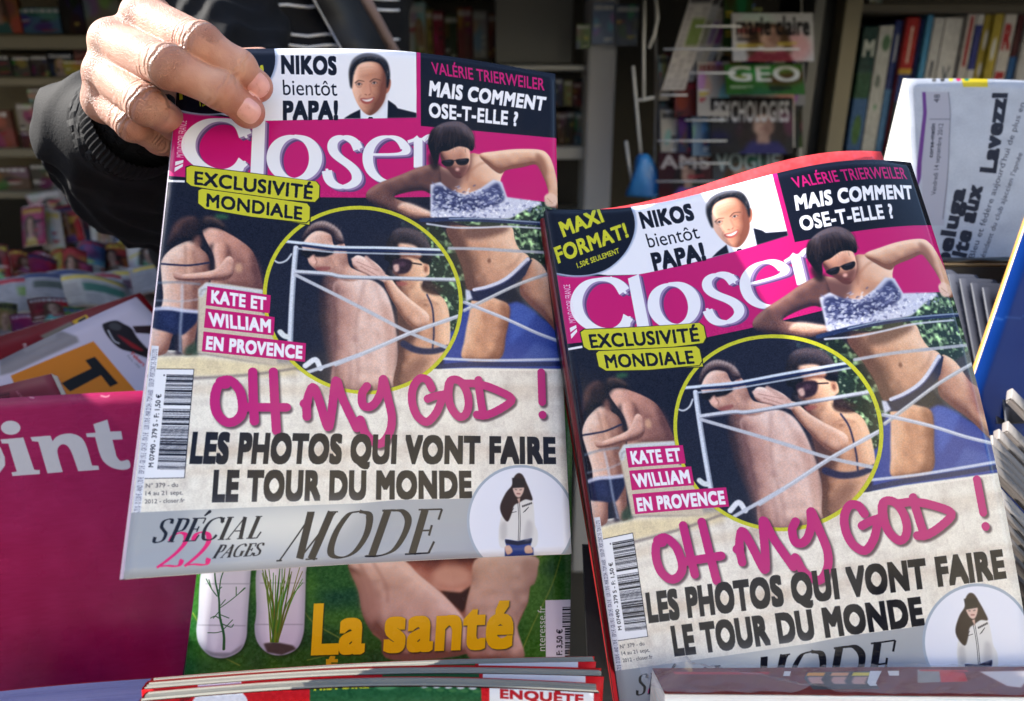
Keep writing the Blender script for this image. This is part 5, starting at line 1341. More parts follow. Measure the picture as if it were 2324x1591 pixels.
    for i, (x0, x1, yt, yb, Y_, bg, tt, tc, face, lab) in enumerate(MG):
        a, b, c = rp(r2x(x0), yt, Y_), rp(r2x(x1), yt, Y_), rp(r2x(x0), yb, Y_)
        hgt = a[2] - c[2]
        V = [(a[0], Y_ - .0, a[2]), (b[0], Y_, a[2]), (b[0], Y_ - .03, c[2]), (a[0], Y_ - .03, c[2])]
        V += [(x, y + .006, z) for x, y, z in V]
        F = [(0, 3, 2, 1), (4, 5, 6, 7), (0, 1, 5, 4), (1, 2, 6, 5), (2, 3, 7, 6), (3, 0, 4, 7)]
        uv = [(0, 1), (1, 1), (1, 0), (0, 0)] * 2
        o = mesh('magazine', V, F, print_mat('rack_cover', cover_art(40 + i, bg, tt, tc, 160, max(50, int(160 * (yb - yt) / ((x1 - x0) * .2889))) if not 0 else 1, face), .35, .4, .2), None, uv)
        tag(o, lab, 'magazine', 'magazines in the wire rack')
    for i in range(7):                                          # newspapers leaning left of the rack
        x = 860 + i * 62; a, b = rp(r2x(x + 190), -30 + 8 * i, 1.27 + .01 * i), rp(r2x(x - 60 - 8 * i), 205 - 8 * i, 1.25 + .01 * i); w_ = np.array([.036, 0, 0])
        V = [a, a + w_, b + w_, b]; V = V + [p + [0, .006, 0] for p in V]
        o = mesh('newspaper', V, [(0, 3, 2, 1), (4, 5, 6, 7), (0, 1, 5, 4), (1, 2, 6, 5), (2, 3, 7, 6), (3, 0, 4, 7)], print_mat('newsprint', cover_art(70 + i, [(170, 166, 166), (150, 152, 160), (176, 172, 164), (140, 150, 170), (180, 176, 170), (90, 120, 180), (150, 160, 90)][i], '', (60, 60, 66), 60, 120, False, 1), .8, .2, .2), None, [(0, 1), (1, 1), (1, 0), (0, 0)] * 2)
        tag(o, f'folded newspaper leaning in the wire rack, {ORD[i]} from the left', 'newspaper', 'newspapers leaning in the wire rack')
    # ---- column with postcards, hanging wires and the blue bag
    col = vb('column', 1341, 1409, -80, 1300, 1.42, .12, flat_mat('column_paint', (152, 152, 156), .55, .4, .06, 5, .1), None, 0, .006); tag(col, 'pale grey painted column left of the wire rack', 'column')
    for x0, x1, yt, yb, c, lab in ((1346, 1395, 6, 100, (90, 120, 180), 'blue postcard with a dark figure hanging on the column'), (1398, 1450, 10, 104, (60, 80, 120), 'darker blue postcard beside the column'), (1309, 1340, 55, 110, (100, 140, 60), 'green postcard left of the column')):
        o = vb('postcard', x0, x1, yt, yb, 1.39, .003, print_mat('postcard_print', cover_art(int(x0), c, face=False), .3), None); tag(o, lab, 'postcard')
    wr_ = thing('postcard_wires', 'bent white wires of a postcard stand hanging beside the column', 'wire stand', rp(1450, 350, 1.24))
    for pts in ([(1436, 150), (1441, 210), (1449, 300), (1454, 352)], [(1462, 0), (1460, 120), (1461, 230)], [(1485, -20), (1492, 40), (1484, 80), (1472, 110)], [(1445, 228), (1462, 226), (1484, 221)], [(1420, 320), (1428, 380), (1438, 440)]):
        tube('wire', [rp(x, y, 1.24) for x, y in pts], .0026, wirem, wr_, 6)
    # crumpled blue bag
    bagm = flat_mat('blue_bag_plastic', (40, 110, 170), .35, .5, .2, 20, .5)
    VV = []
    for j in range(13):
        for i in range(16):
            t = 2 * np.pi * i / 16; v = j / 12; r_ = (.006 + .021 * v**.6) * (1 + .22 * math.sin(3 * t + v * 5) + .1 * math.sin(7 * t)); c = rp(1460 + 4 * v, 350 + 95 * v, 1.235); VV.append(c + [r_ * math.cos(t), r_ * .6 * math.sin(t), 0])
    FF = [(j * 16 + i, j * 16 + (i + 1) % 16, (j + 1) * 16 + (i + 1) % 16, (j + 1) * 16 + i) for j in range(12) for i in range(16)]
    o = mesh('blue_bag', VV, FF + [tuple(range(16))[::-1], tuple(range(192, 208))], bagm, None, None, True); tag(o, 'crumpled blue plastic bag tied to the wires by the column', 'bag')
    # ---- centre: grey cabinet, ledges, rows of spines
    o = vb('cabinet', 1122, 1306, -120, 146, 1.5, .3, greym, None, 0, .003); tag(o, 'plain grey cabinet high up left of the column', 'cabinet')
    sh = thing('shelf_unit', 'shelves with white edges between the person and the column', 'shelf', rp(1200, 400, 1.62))
    for y0, y1 in ((148, 160), (334, 362), (520, 545)): vb('shelf_board', 1060, 1345, y0, y1, 1.45, .3, whitem, sh, 0, .002)
    vb('back_panel', 800, 1345, 162, 900, 1.78, .02, blackm, sh)
    for i in range(7):
        x = 1196 + i * 21; c = [(120, 30, 40), (150, 150, 150), (130, 34, 34), (60, 70, 110), (160, 150, 90), (110, 26, 40), (90, 110, 150)][i]
        o = vb('book', x, x + 18, 178 + 5 * (i % 3), 240, 1.5, .16, print_mat('book_spine', cover_art(200 + i, c, face=False, w=40, h=90), .5), None); tag(o, f'book {["with dark red spine", "with grey spine", "with brick red spine", "with slate blue spine", "with mustard spine", "with wine red spine", "with light blue spine"][i]} on the small shelf left of the column', 'book', 'books on the small shelf left of the column')
    for i in range(6):
        x = 1205 + i * 20; c = [(60, 90, 130), (120, 120, 126), (70, 60, 56), (110, 70, 40), (60, 50, 46), (60, 110, 140)][i]
        o = vb('book', x, x + 18, 252 + 3 * (i % 2), 333, 1.5, .16, print_mat('book_spine', cover_art(220 + i, c, face=False, w=40, h=90), .5), None); tag(o, f'{["steel blue", "grey", "brown black", "orange brown", "dark umber", "teal"][i]} book on the lower small shelf left of the column', 'book', 'books on the lower small shelf left of the column')
    cs = [(90, 50, 40), (170, 150, 60), (30, 40, 30), (190, 190, 190), (160, 140, 50), (170, 30, 60), (50, 70, 40), (150, 50, 50), (180, 176, 170), (140, 60, 40)]
    names = ['brown', 'yellow brown', 'black green', 'white', 'yellow', 'crimson', 'dark green', 'red', 'pale', 'rust']
    un = thing('shelf_unit', 'dark shelf with coloured paperbacks above the held magazine', 'shelf', rp(980, 300, 1.7)); vb('shelf_board', 800, 1118, 134, 150, 1.58, .26, dark, un); vb('shelf_board', 800, 1118, -40, -28, 1.58, .26, dark, un)
    x = 835
    for i in range(10):
        w_ = [26, 30, 34, 40, 16, 26, 30, 36, 34, 22][i]
        o = vb('paperback', x, x + w_ - 2, [10, 20, 30, 6, 22, 26, 34, 16, 24, 30][i], 133, 1.6, .14, print_mat('book_spine', cover_art(240 + i, cs[i], face=i in (2, 3), w=50, h=120), .5), None)
        tag(o, f'{names[i]} paperback on the dark shelf above the held magazine', 'book', 'paperbacks on the dark shelf'); x += w_
    # ---- left shelving
    Y = 1.42
    ls = thing('shelf_unit', 'beige shelves at the left edge behind the sleeve', 'shelf', rp(100, 440, Y + .2))
    for y0, y1 in ((80, 112), (176, 196), (338, 358), (436, 452)): vb('shelf_board', -260, 300, y0, y1, Y - .05, .34, beige, ls, 0, .003)
    vb('back_panel', -260, 330, -60, 450, Y + .3, .02, flat_mat('shelf_back', (120, 110, 84), .7), ls)
    LS = [(-60, 28, -40, 76, (196, 110, 40), 'orange and yellow magazine at the left edge, top shelf'), (30, 130, 18, 76, (60, 120, 170), 'blue magazine with a white stripe on the left top shelf'), (122, 176, -40, 78, (34, 32, 30), 'black magazine leaning on the left top shelf'), (178, 262, -40, 68, (150, 134, 112), 'beige box on the left top shelf'), (262, 300, -30, 50, (160, 160, 60), 'yellow green booklet beside the beige box'),
          (-40, 20, 126, 174, (56, 50, 48), 'dark booklet at the left end of the second shelf'), (24, 62, 128, 174, (80, 76, 70), 'grey booklet on the second shelf'), (66, 104, 126, 174, (70, 62, 58), 'brown grey booklet on the second shelf'), (106, 158, 122, 174, (30, 50, 90), 'navy booklet on the second shelf'), (164, 238, 100, 146, (140, 34, 30), 'red card leaning on the second shelf'), (142, 200, 138, 170, (190, 176, 40), 'yellow card lying before the red one'),
          (60, 102, 202, 232, (176, 160, 146), 'small pinkish white card on the third shelf'), (72, 104, 236, 264, (30, 70, 44), 'green card under the pinkish one'), (34, 72, 236, 298, (176, 164, 152), 'white lettered card on the third shelf'), (-50, 20, 250, 336, (140, 80, 60), 'rust coloured magazine on the third shelf'), (46, 76, 300, 336, (96, 30, 34), 'dark red card on the third shelf'), (78, 112, 268, 336, (150, 140, 130), 'light grey card right of the dark red one'),
          (-50, 60, 380, 432, (120, 90, 70), 'brown booklet on the lowest left shelf'), (64, 130, 372, 432, (90, 84, 72), 'grey brown booklet on the lowest left shelf')]
    for i, (x0, x1, yt, yb, c, lab) in enumerate(LS):
        o = vb('booklet', x0, x1, yt, yb, Y - .03 + .004 * (i % 5), .012, print_mat('booklet_print', cover_art(300 + i, c, face=(i % 4 == 0)), .5), None); tag(o, lab, 'booklet' if 'booklet' in lab else lab.split(' on ')[0].split()[-1] if 0 else 'booklet', 'booklets and cards on the left shelves')
    # ---- the crowded counter of magazines at the left
    zc = rz(100, 760, 1.02)
    ct = thing('counter', 'sloping counter under the crowd of magazines at the left', 'counter', (-.75, 1.25, .0))
    V = [(-1.7, .62, .98), (.0, .62, .98), (.0, 1.24, 1.22), (-1.7, 1.24, 1.22)]; V += [(x, y, 0.0) for x, y, z in V]
    mesh('counter_top', V, [(0, 1, 2, 3), (0, 4, 5, 1), (1, 5, 6, 2), (2, 6, 7, 3), (3, 7, 4, 0)], flat_mat('counter_grey', (110, 108, 104), .6), ct)
    g0 = np.random.default_rng(5)
    pal = [(200, 50, 46), (206, 200, 196), (196, 50, 110), (190, 36, 40), (214, 208, 204), (176, 170, 168), (60, 90, 150), (200, 60, 50), (120, 100, 90), (206, 170, 50)]; tcs = [(240, 236, 236), (210, 40, 56), (240, 214, 60), (236, 200, 60), (40, 60, 120)]

    def row(n, x0, x1, y0, y1, w0, w1, h0, h1, p_=pal):
        out = []
        for i in range(n):
            u = (i + g0.uniform(-.2, .2)) / max(1, n - 1)
            out.append((x0 + (x1 - x0) * u, y0 + (y1 - y0) * u + g0.uniform(-8, 8), g0.uniform(w0, w1), g0.uniform(h0, h1), p_[g0.integers(len(p_))], tcs[g0.integers(5)]))
        return out
    greys = [(168, 166, 170), (150, 150, 160), (176, 172, 168), (140, 140, 150), (186, 180, 176)]
    rowE = row(7, 50, 350, 438, 446, 66, 100, 60, 70, [(196, 50, 46), (206, 66, 60), (120, 150, 190), (190, 44, 50), (200, 190, 186)])
    rowA = row(10, 50, 372, 468, 482, 46, 66, 84, 110)
    rowB = row(11, 0, 352, 578, 552, 64, 100, 50, 74)
    rowC = row(9, -30, 300, 640, 616, 130, 190, 54, 80, greys)
    rowF = row(6, -60, 20, 560, 650, 70, 110, 60, 90)
    rowD = [(94, 694, 130, 70, (90, 160, 50), (60, 80, 160)), (20, 716, 80, 60, (180, 40, 110), (240, 200, 220)), (-30, 690, 70, 80, (120, 110, 60), (60, 60, 60)), (196, 704, 110, 60, (170, 166, 170), (90, 90, 90)), (60, 680, 90, 50, (150, 60, 60), (230, 230, 230))]
    k = 0
    words = {'E': 'at the very back of the left counter', 'F': 'at the outer left side of the left counter', 'A': 'upright in the back row of the left counter', 'B': 'lying mid counter at the left', 'C': 'curled in the front pile of the left counter', 'D': 'at the front edge of the left counter'}
    tone = lambda c: ('red' if c[0] > 150 and c[1] < 80 and c[2] < 80 else 'pink' if c[0] > 150 and c[1] < 80 else 'navy' if c[2] > c[0] + 20 else 'green' if c[1] > c[0] + 20 else 'yellow' if c[0] > 150 and c[2] < 80 else 'grey' if max(c) - min(c) < 14 else 'tan')
    for row, rr, zb, kk in (('E', rowE, 1.33, .1), ('F', rowF, 1.10, .8), ('A', rowA, 1.28, .15), ('B', rowB, 1.12, .8), ('C', rowC, 1.0, 1.1), ('D', rowD, .86, .9)):
        for i, (x, y, w_, h_, c, tc) in enumerate(rr):
            g = np.random.default_rng(900 + k); tl = g.uniform(-14, 14) + (8 if row == 'C' else 0); z = zb + .012 * (i % 4)
            sf = lean((x, y, z), (x + w_, y + tl, z + g.uniform(-.02, .02)), (x + g.uniform(-6, 22) + (10 if row in 'AE' else 0), y + h_), kk, bulge=(.012 if row in 'BC' else .003))
            magazine('newspaper' if row == 'C' else 'magazine', f'{tone(c)} {"newspaper" if row == "C" else "magazine"} {words[row]}, {ORD[i]} from the left', 'newspaper' if row == 'C' else 'magazine', sf,
                     print_mat('counter_cover', cover_art(400 + k, c, '', tc, 90, 110, row != 'C' and i % 2 == 0, 1 if row == 'C' else 0), .4, .4, .2), .0014 if row != 'C' else .0035, 6, 6, 'magazines crowded on the left counter')
            k += 1
# ---------------------------------------------------------------- magazines in front
cc = crop(440, 1313, .4561); l2 = crop(0, 430, .27658); l4 = crop(0, 1313, .27658); r3c = crop(1960, 0, .3143); r4 = crop(2100, 400, .5656); r6 = crop(1440, 1313, .4819)


def foreground():
    ci = gossip_cover().image('gossip_print')
    gm = print_mat('gossip_cover_print', ci, .17, .85, .9)
    magazine('gossip_magazine', 'pink-headed gossip magazine held up by the hand, left copy', 'magazine', LEFT, gm, .0035, 48, 60, 'copies of the gossip magazine', spine=(120, 110, 130), lines=40)
    magazine('gossip_magazine', 'pink-headed gossip magazine standing tilted in the display, right copy', 'magazine', RIGHT, gm, .0045, 48, 60, 'copies of the gossip magazine', spine=(26, 26, 44), lines=40, edge=(110, 40, 50))
    # coral one behind the right copy
    def moved(dx, dy, dz, rz_):                          # a sheet lying against the right copy with the same curl, turned about its top left corner
        q = RIGHT.p.copy(); c0 = RIGHT.P(0., 0.); q[5] += rz_; n_ = Sheet(q); q[:3] += c0 - n_.P(0., 0.) + np.array([dx, dy, dz]); return Sheet(q)
    sf = moved(-.0010, -.0035, .030, -.052)
    K = Canvas(400, 520, (206, 66, 70), sf); K.noise(.06, 14, 3); K.noise(.05, 3, 4)
    for i in range(30): K.ell((rng.uniform(1300, 2000), rng.uniform(340, 400)), rng.uniform(1, 5), rng.uniform(1, 3), (196, 110, 150), 0, 1, .5)
    magazine('red_magazine', 'coral red magazine sticking out above and beside the right gossip copy', 'magazine', sf, print_mat('red_cover_print', K.image('red_print'), .4, .4, .5), .004, 24, 24, spine=(120, 16, 24))
    for i, (dx, dz, c, nm) in enumerate([(10, .010, (110, 14, 22), 'dark red'), (4, .020, (20, 18, 22), 'black'), (14, .030, (130, 20, 26), 'wine red')]):
        s2 = moved(-.0022 - .0008 * i, .004 + .002 * i, .0058 + .0068 * i, -.004 * (i + 1))
        magazine('magazine', f'{nm} magazine whose edge shows left of the right gossip copy', 'magazine', s2, flat_mat('plain_cover', c, .35), .006, 6, 20, 'magazines stacked behind the right gossip copy', spine=c)

    # ---- green science magazine under the held copy
    sf = lean((499, 880, .478), (1300, 866, .500), (404, 1650), .24)
    K = Canvas(1000, 1000, (40, 92, 32), sf); P, Ln, T = K.poly, K.line, K.text
    K.put(np.clip(vnoise(K.h, K.w, 90, 5) - .35, 0, 1) * 1.2, 0, 0, (88, 146, 34)); K.put(np.clip(vnoise(K.h, K.w, 60, 6) - .5, 0, 1) * 1.5, 0, 0, (18, 66, 40)); K.noise(.10, 6, 7); K.noise(.06, 2, 8)
    for q in ('90 480 140 560 200 640 260 720 350 770', '700 470 760 540 900 620', '2110 170 2060 330 1960 540 1900 680', '720 740 900 700 1000 690', '2260 560 2200 700', '1990 180 2100 100'): Ln(cc(q), 2.4, (150, 160, 60), .8, .7)
    P(cc('940 205 1000 180 1700 150 1975 170 1980 270 1940 330 1930 420 1870 560 1900 690 1170 720 1150 650 1080 600 1030 490 1000 360'), (150, 100, 80), 2)
    K.body(cc('1240 190 1670 180 1620 330 1560 370 1450 360 1330 270'), (160, 98, 80), (84, 44, 36), (216, 170, 150), 24, (.1, .5), 1.1, 2); K.ell(cc('1510 280')[0], 46, 26, (214, 170, 150), 0, 9, .9)
    P(cc('1450 360 1560 372 1620 330 1585 460 1570 480 1500 420'), (60, 34, 22), 3)
    K.body(cc('945 210 1100 195 1240 190 1330 270 1440 360 1520 440 1590 540 1610 700 1180 740 1120 620 1060 570 1020 480 1000 350'), (206, 174, 156), (120, 84, 68), (238, 214, 200), 30, (.5, -.8), 1.1, 1.6)
    P(cc('960 260 1060 300 1120 420 1080 540 1020 470 1000 350'), (180, 140, 122), 7, .8, True)
    for q in ('1000 200 1060 330 1080 470', '1080 200 1150 330 1160 420'): Ln(cc(q), 6, (170, 128, 110), 4, .6)
    K.body(cc('1660 175 1965 172 1980 250 1965 320 1940 340 1925 430 1870 560 1900 740 1620 740 1590 560 1590 440 1620 320'), (210, 178, 160), (130, 92, 76), (240, 218, 206), 34, (.1, -.6), 1.1, 1.6)
    P(cc('1590 480 1680 600 1700 700 1600 700'), (176, 136, 118), 8, .7, True); P(cc('1900 200 1975 210 1970 300 1920 330'), (196, 160, 144), 6, .7, True)
    # two glass tubes with sprigs
    for a in ('165 180 410 180 410 260 392 520 385 620 350 690 270 728 190 718 130 660 112 590 120 500', '462 180 712 180 712 260 705 520 695 610 660 680 580 714 500 700 445 640 430 560 440 480'):
        q = cc(a); P(q + [3, 4], (14, 36, 14), 5, .7, True); P(q, (176, 180, 190), 1.2, 1, True); m_ = q.mean(0); P(m_ + (q - m_) * [.84, .92], (214, 214, 222), 6, .95, True); P(m_ + (q - m_) * [.2, .8] + [-22, 0], (240, 240, 246), 4, .6, True)
    for q in ('120 548 380 552', '432 545 695 545', '160 322 408 322', '462 318 710 318'): Ln(cc(q), 2, (140, 142, 152), 1, .8)
    P(cc('150 680 210 700 300 700 370 650 350 690 270 726 190 716'), (120, 122, 126), 2, .7); P(cc('480 650 540 640 640 660 660 680 580 712 500 698'), (60, 52, 44), 2, .9)
    gr = (44, 92, 50)
    Ln(cc('262 680 262 600 240 500 235 400 215 300 212 200'), (6, 2.5), gr); Ln(cc('235 400 245 300 270 230'), 2.5, gr)
    for q in ('240 455 290 420 340 380 380 345', '330 385 330 340', '350 370 375 345', '225 390 195 350 165 295', '195 350 180 300', '262 580 220 590 175 590', '262 570 310 520', '240 490 290 510', '240 470 205 510', '250 540 300 560 315 545', '250 520 215 500 190 510', '245 440 270 410', '230 360 250 340'): Ln(cc(q), 2, gr, 0)
    for i in range(26):
        u = rng.random(); x0, y0 = 530 + rng.uniform(-12, 30), 640; x1, y1 = 470 + 230 * u, 190 + rng.uniform(0, 130); g_ = (50 + int(60 * rng.random()), 92 + int(50 * rng.random()), 30)
        Ln(cc([(x0, y0), ((x0 * .5 + x1 * .5) + rng.uniform(-14, 14), 430), (x1, y1)]), (3.4, 1.6), g_)
    for w_, b_, x in ((None, None, None),):
        pass
    for off, col, bl in (((1.6, 2), (40, 44, 18), 2), ((0, 0), (236, 192, 20), 0)):
        d = np.array(off)
        T('La santé', cc('752 700')[0] + d, cc('1832 662')[0] + d, cc('768 428')[0] + d, col, .044, p3=cc('1848 400')[0] + d, blur=bl)
    T('nteresse.fr', cc('2024 690')[0], cc('2024 445')[0], cc('1980 690')[0], (214, 220, 214), 0)
    P(cc('2024 412 2180 408 2196 800 2028 800'), (226, 228, 236)); T('F: 3,50 €', cc('2116 712')[0], cc('2118 572')[0], cc('2084 712')[0], (24, 26, 36), .02)
    y = 450.
    while y < 770: t = rng.choice([2, 4, 7, 10]); P(cc(f'2118 {y} 2176 {y-2} 2176 {y-2+t} 2118 {y+t}') if y < 560 else cc(f'2132 {y} 2190 {y-2} 2190 {y-2+t} 2132 {y+t}'), (24, 26, 36)); y += t + rng.choice([3, 5, 7])
    P(cc('2240 560 2150 690 2150 800 2340 800'), (140, 116, 100), 4, .9)
    T('É', cc('830 800')[0], cc('880 800')[0], cc('830 736')[0], (206, 168, 26), .07)
    magazine('science_magazine', 'green leaf magazine with two glass tubes and yellow title below the held copy', 'magazine', sf, print_mat('green_print', K.image('green_print'), .26, .5, .3), .005, 20, 20, spine=(40, 60, 40))

    # ---- crimson magazine, left
    sf = lean((-180, 916, .540), (470, 880, .575), (-230, 1640), .24, bulge=.004, vb=.012)
    K = Canvas(640, 640, (154, 22, 76), sf); K.noise(.035, 2.2, 9, 9); K.noise(.03, 40, 10)
    W_ = (196, 192, 192)
    K.poly(l3('-200 960 -20 955 60 985 108 1075 116 1150 70 1220 0 1262 -200 1290'), W_, 0, 1); K.poly(l3('-80 1020 -10 1060 20 1130 0 1190 -60 1210 -90 1120'), (154, 22, 76), 0, 1, True)
    K.ell(l3('140 808')[0], 22.5, 16, W_, 8)
    K.poly(l3('55 915 262 898 380 1190 428 1192 433 1228 188 1245 178 1212 225 1206 130 952 72 952'), W_)
    K.poly(np.concatenate([l3('325 895 505 882 527 932'), sm(l3('527 932 560 893 620 868 700 865 780 900 832 980 890 1152'), False), l3('945 1153 955 1190 770 1203'), sm(l3('770 1203 705 1040 660 975 612 962 578 1000 585 1065 635 1210'), False), l3('500 1222 400 937 345 932')]), W_)
    K.poly(np.concatenate([l3('880 778 1002 735 1035 845 1130 840 1147 915 1058 920 1100 1068'), sm(l3('1100 1068 1140 1110 1207 1102 1224 1168 1160 1190 1060 1168 985 1110 945 1030'), False), l3('903 895 830 895 820 862 905 855')]), W_)
    for q in ('930 515 980 525 1005 512', '290 527 330 535'): K.line(l3(q), 2.5, (220, 190, 180), .5)
    magazine('news_magazine', 'crimson magazine with the large pale letters oint at the left', 'magazine', sf, print_mat('crimson_print', K.image('crimson_print'), .3, .5, .6), .0075, 20, 20, spine=(150, 40, 110), edge=(150, 60, 130))
    # page edges below it
    sf = Plane((-160, 1640, .405), (334, 1592, .430), (-150, 1900, .42), arch=.001)
    magazine('thick_magazine', 'thick stack of bluish page edges at the bottom left corner', 'magazine', sf, flat_mat('plain_cover', (70, 66, 110), .5), .022, 12, 4, edge=(150, 148, 190), lines=150)

    # ---- slanting magazines behind the crimson one
    sf = Plane((-90, 862, .64), (309, 674, .72), (150, 1150, .60), bulge=.002)
    K = Canvas(520, 520, (196, 184, 196), sf); P = K.poly
    P(l3('0 150 380 10 560 -70 700 -20 720 30 120 300 0 330'), (120, 112, 108), 3, .8); P(l3('200 60 500 -60 520 0 230 130'), (160, 150, 146), 3, .7)
    P(l3('100 330 850 22 1290 540 200 560'), (204, 118, 22)); P(l3('775 195 862 163 1072 403 1000 436 918 330 640 478 560 400 832 268'), (14, 12, 10))
    P(l2('930 1400 960 1370 1050 1350 1120 1380 1190 1420 1240 1500 1320 1590 1380 1640 1380 1700 1200 1640 1080 1600 980 1500'), (26, 16, 18), 1, 1, True); P(l2('985 1390 1040 1365 1100 1400 1080 1440 1010 1430'), (70, 70, 72), 3, .8, True)
    P(l2('1200 1400 1370 1390 1380 1470 1230 1460'), (40, 20, 22), 1); P(l2('1060 1480 1150 1520 1300 1620 1200 1600'), (130, 22, 26), 1.5, 1, True); K.line(l2('980 1440 1030 1530 1080 1560'), 3, (220, 220, 224), .8)
    K.text('Fabert', l3('1185 140')[0], l3('1300 250')[0], l3('1205 110')[0], (190, 40, 40), .02); K.text('Paris, 1900', l3('1150 160')[0], l3('1260 270')[0], l3('1165 140')[0], (110, 110, 120), 0)
    magazine('magazine', 'slanting white magazine with an orange panel, a black T and a shoe', 'magazine', sf, print_mat('shoe_print', K.image('shoe_print'), .4), .004, 10, 10, 'magazines slanting behind the crimson one', spine=(150, 140, 150))
    sf = Plane((-120, 800, .68), (318, 664, .75), (120, 1100, .66))
    K = Canvas(400, 400, (112, 12, 18), sf); K.poly(l2('650 1350 780 1290 810 1325 690 1400'), (206, 160, 20)); K.poly(l2('700 1345 770 1305 780 1325 715 1365'), (30, 30, 40)); K.poly(l2('360 1480 640 1350 690 1400 400 1520'), (120, 110, 96), 2); K.text('2', l2('210 1590')[0], l2('245 1575')[0], l2('200 1560')[0], (200, 190, 190), .02)
    magazine('magazine', 'dark red magazine peeking above the white slanting one', 'magazine', sf, print_mat('dark_red_print', K.image('dark_red_print'), .4), .003, 10, 10, 'magazines slanting behind the crimson one', spine=(100, 10, 16))
    sf = Plane((-90, 898, .585), (116, 848, .585), (20, 1150, .56))
    K = Canvas(300, 300, (120, 46, 58), sf)
    for i, t in enumerate((4, 10, 4, 14)): K.poly(l3(f'-20 {486+i*14} 88 {470+i*14} 90 {470+i*14+t*.7} -20 {486+i*14+t*.7}'), (20, 12, 16))
    K.text('NOE', l3('140 470')[0], l3('190 525')[0], l3('160 460')[0], (196, 130, 140), .0)
    magazine('magazine', 'small rose brown magazine with bright page edges tucked behind the crimson one', 'magazine', sf, print_mat('rose_print', K.image('rose_print'), .4), .008, 8, 8, 'magazines slanting behind the crimson one', spine=(170, 120, 120), edge=(230, 222, 205), lines=30)

    # ---- red weeklies along the bottom
    sfs = [Plane((316, 1594, .335), (1362, 1574, .349), (330, 1800, .341), arch=.0052), Plane((322, 1566, .353), (1370, 1536, .367), (330, 1790, .361), arch=.0043), Plane((338, 1552, .371), (1352, 1502, .385), (345, 1780, .381), arch=.0027)]
    K = Canvas(1000, 220, (196, 16, 22), sfs[0])
    K.ell(cc('240 1010')[0], 64, 36, (226, 222, 228)); K.poly(cc('735 912 1670 893 1680 1100 735 1100'), (30, 84, 44)); K.noise(.08, 5, 3)
    for i in range(16): K.ell(cc(f'{1340 + i*22} {920 + (i % 3) * 18}')[0], 9, 4, [(150, 60, 60), (206, 200, 200), (60, 110, 60)][i % 3], 0, 1)
    K.ell(cc('1150 940')[0], 26, 9, (96, 150, 100), 0, 2, .8)
    K.text('HISTOIRE', cc('760 960')[0], cc('1056 950')[0], cc('760 928')[0], (216, 206, 40), .05); K.poly(cc('1718 896 2290 905 2290 1100 1718 1100'), (228, 224, 224)); K.text('ENQUÊTE', cc('1780 985')[0], cc('2230 985')[0], cc('1780 936')[0], (178, 20, 28), .05)
    K.text('Santé', cc('20 985')[0], cc('80 975')[0], cc('20 960')[0], (60, 20, 20), .02)
    im = K.image('weekly_print')
    K2 = Canvas(1000, 220, (196, 16, 22), sfs[1]); K2.ell(cc('240 900')[0], 50, 22, (220, 214, 226)); K2.poly(cc('1130 800 1660 790 1660 1000 1130 1000'), (30, 84, 44)); K2.poly(cc('1680 786 2244 798 2244 1000 1680 1000'), (226, 222, 222))
    for i in range(9): K2.ell(cc(f'{1340 + i*32} 803')[0], 9, 4, [(150, 60, 60), (206, 200, 200), (60, 60, 70)][i % 3], 0, 1)
    im2 = K2.image('weekly_print')
    for i, (s_, m_, lb) in enumerate(zip(sfs, (im, im2, im2), ('front one of the red weeklies along the bottom, with HISTOIRE on a green panel', 'middle one of the red weeklies along the bottom', 'rearmost of the red weeklies, directly below the green magazine'))):
        magazine('weekly_magazine', lb, 'magazine', s_, print_mat('weekly_cover_print', m_, .3), (.0085, .0075, .005)[i], 40, 4, 'red weeklies stacked along the bottom', edge=(140, 137, 126), spine=(190, 16, 22), lines=30)

    # ---- shrink-wrapped pack, bottom right
    zt = float(at(1512, 1570, .372)[2])
    a, b = rz(1480, 1516, zt), rz(2420, 1512, zt); c, d = rz(1508, 1572, zt), rz(2420, 1580, zt)
    dn = np.array([0, -.03, -.035])
    pk = thing('wrapped_magazine', 'brown red magazine in clear shrink wrap, its white page edges towards the viewer, bottom right', 'magazine', (a + d) / 2 - [0, 0, .05])
    class Pk:
        def inv(s, q):
            out = []
            for x, y in q: p = rz(x, y, zt); out.append([(p[0] - a[0]) / (b[0] - a[0]), (p[1] - b[1]) / (c[1] - b[1])])
            return np.array(out)
        def P(s, u, v): return cp(1900, 1545, .38)
    K = Canvas(900, 130, (104, 44, 42), Pk()); K.k = .9
    K.noise(.05, 20, 4)
    K.poly(r6('1215 755 1600 750 1640 838 1265 845'), (70, 74, 78))
    for x, c_ in ((1225, (220, 150, 60)), (1350, (220, 160, 120)), (1460, (220, 200, 80))): K.poly(r6(f'{x} 757 {x+90} 757 {x+95} 772 {x+5} 772'), c_, 1); K.poly(r6(f'{x+22} 776 {x+95} 776 {x+110} 812 {x+38} 812'), (190, 150, 140), 1.5)
    K.poly(r6('1540 750 1600 750 1632 820 1590 822'), (214, 214, 216)); K.poly(r6('1780 745 1960 748 2060 800 1840 806'), (150, 146, 140), 1); K.poly(r6('1900 750 2040 760 2095 800 1960 804'), (196, 40, 40), 1); K.poly(r6('1790 745 2040 748 2060 756 1800 752'), (190, 60, 60), .5)
    K.poly(r6('1095 750 1130 750 1145 772 1110 772'), (220, 216, 214)); K.poly(r6('1630 750 1690 750 1712 772 1660 772'), (220, 216, 214)); K.poly(r6('505 752 1020 752 1030 764 510 766'), (170, 36, 50), 1); K.poly(r6('2110 755 2400 752 2400 830 2320 822'), (216, 206, 204), 1.5)
    vv = [a, b, d, c]
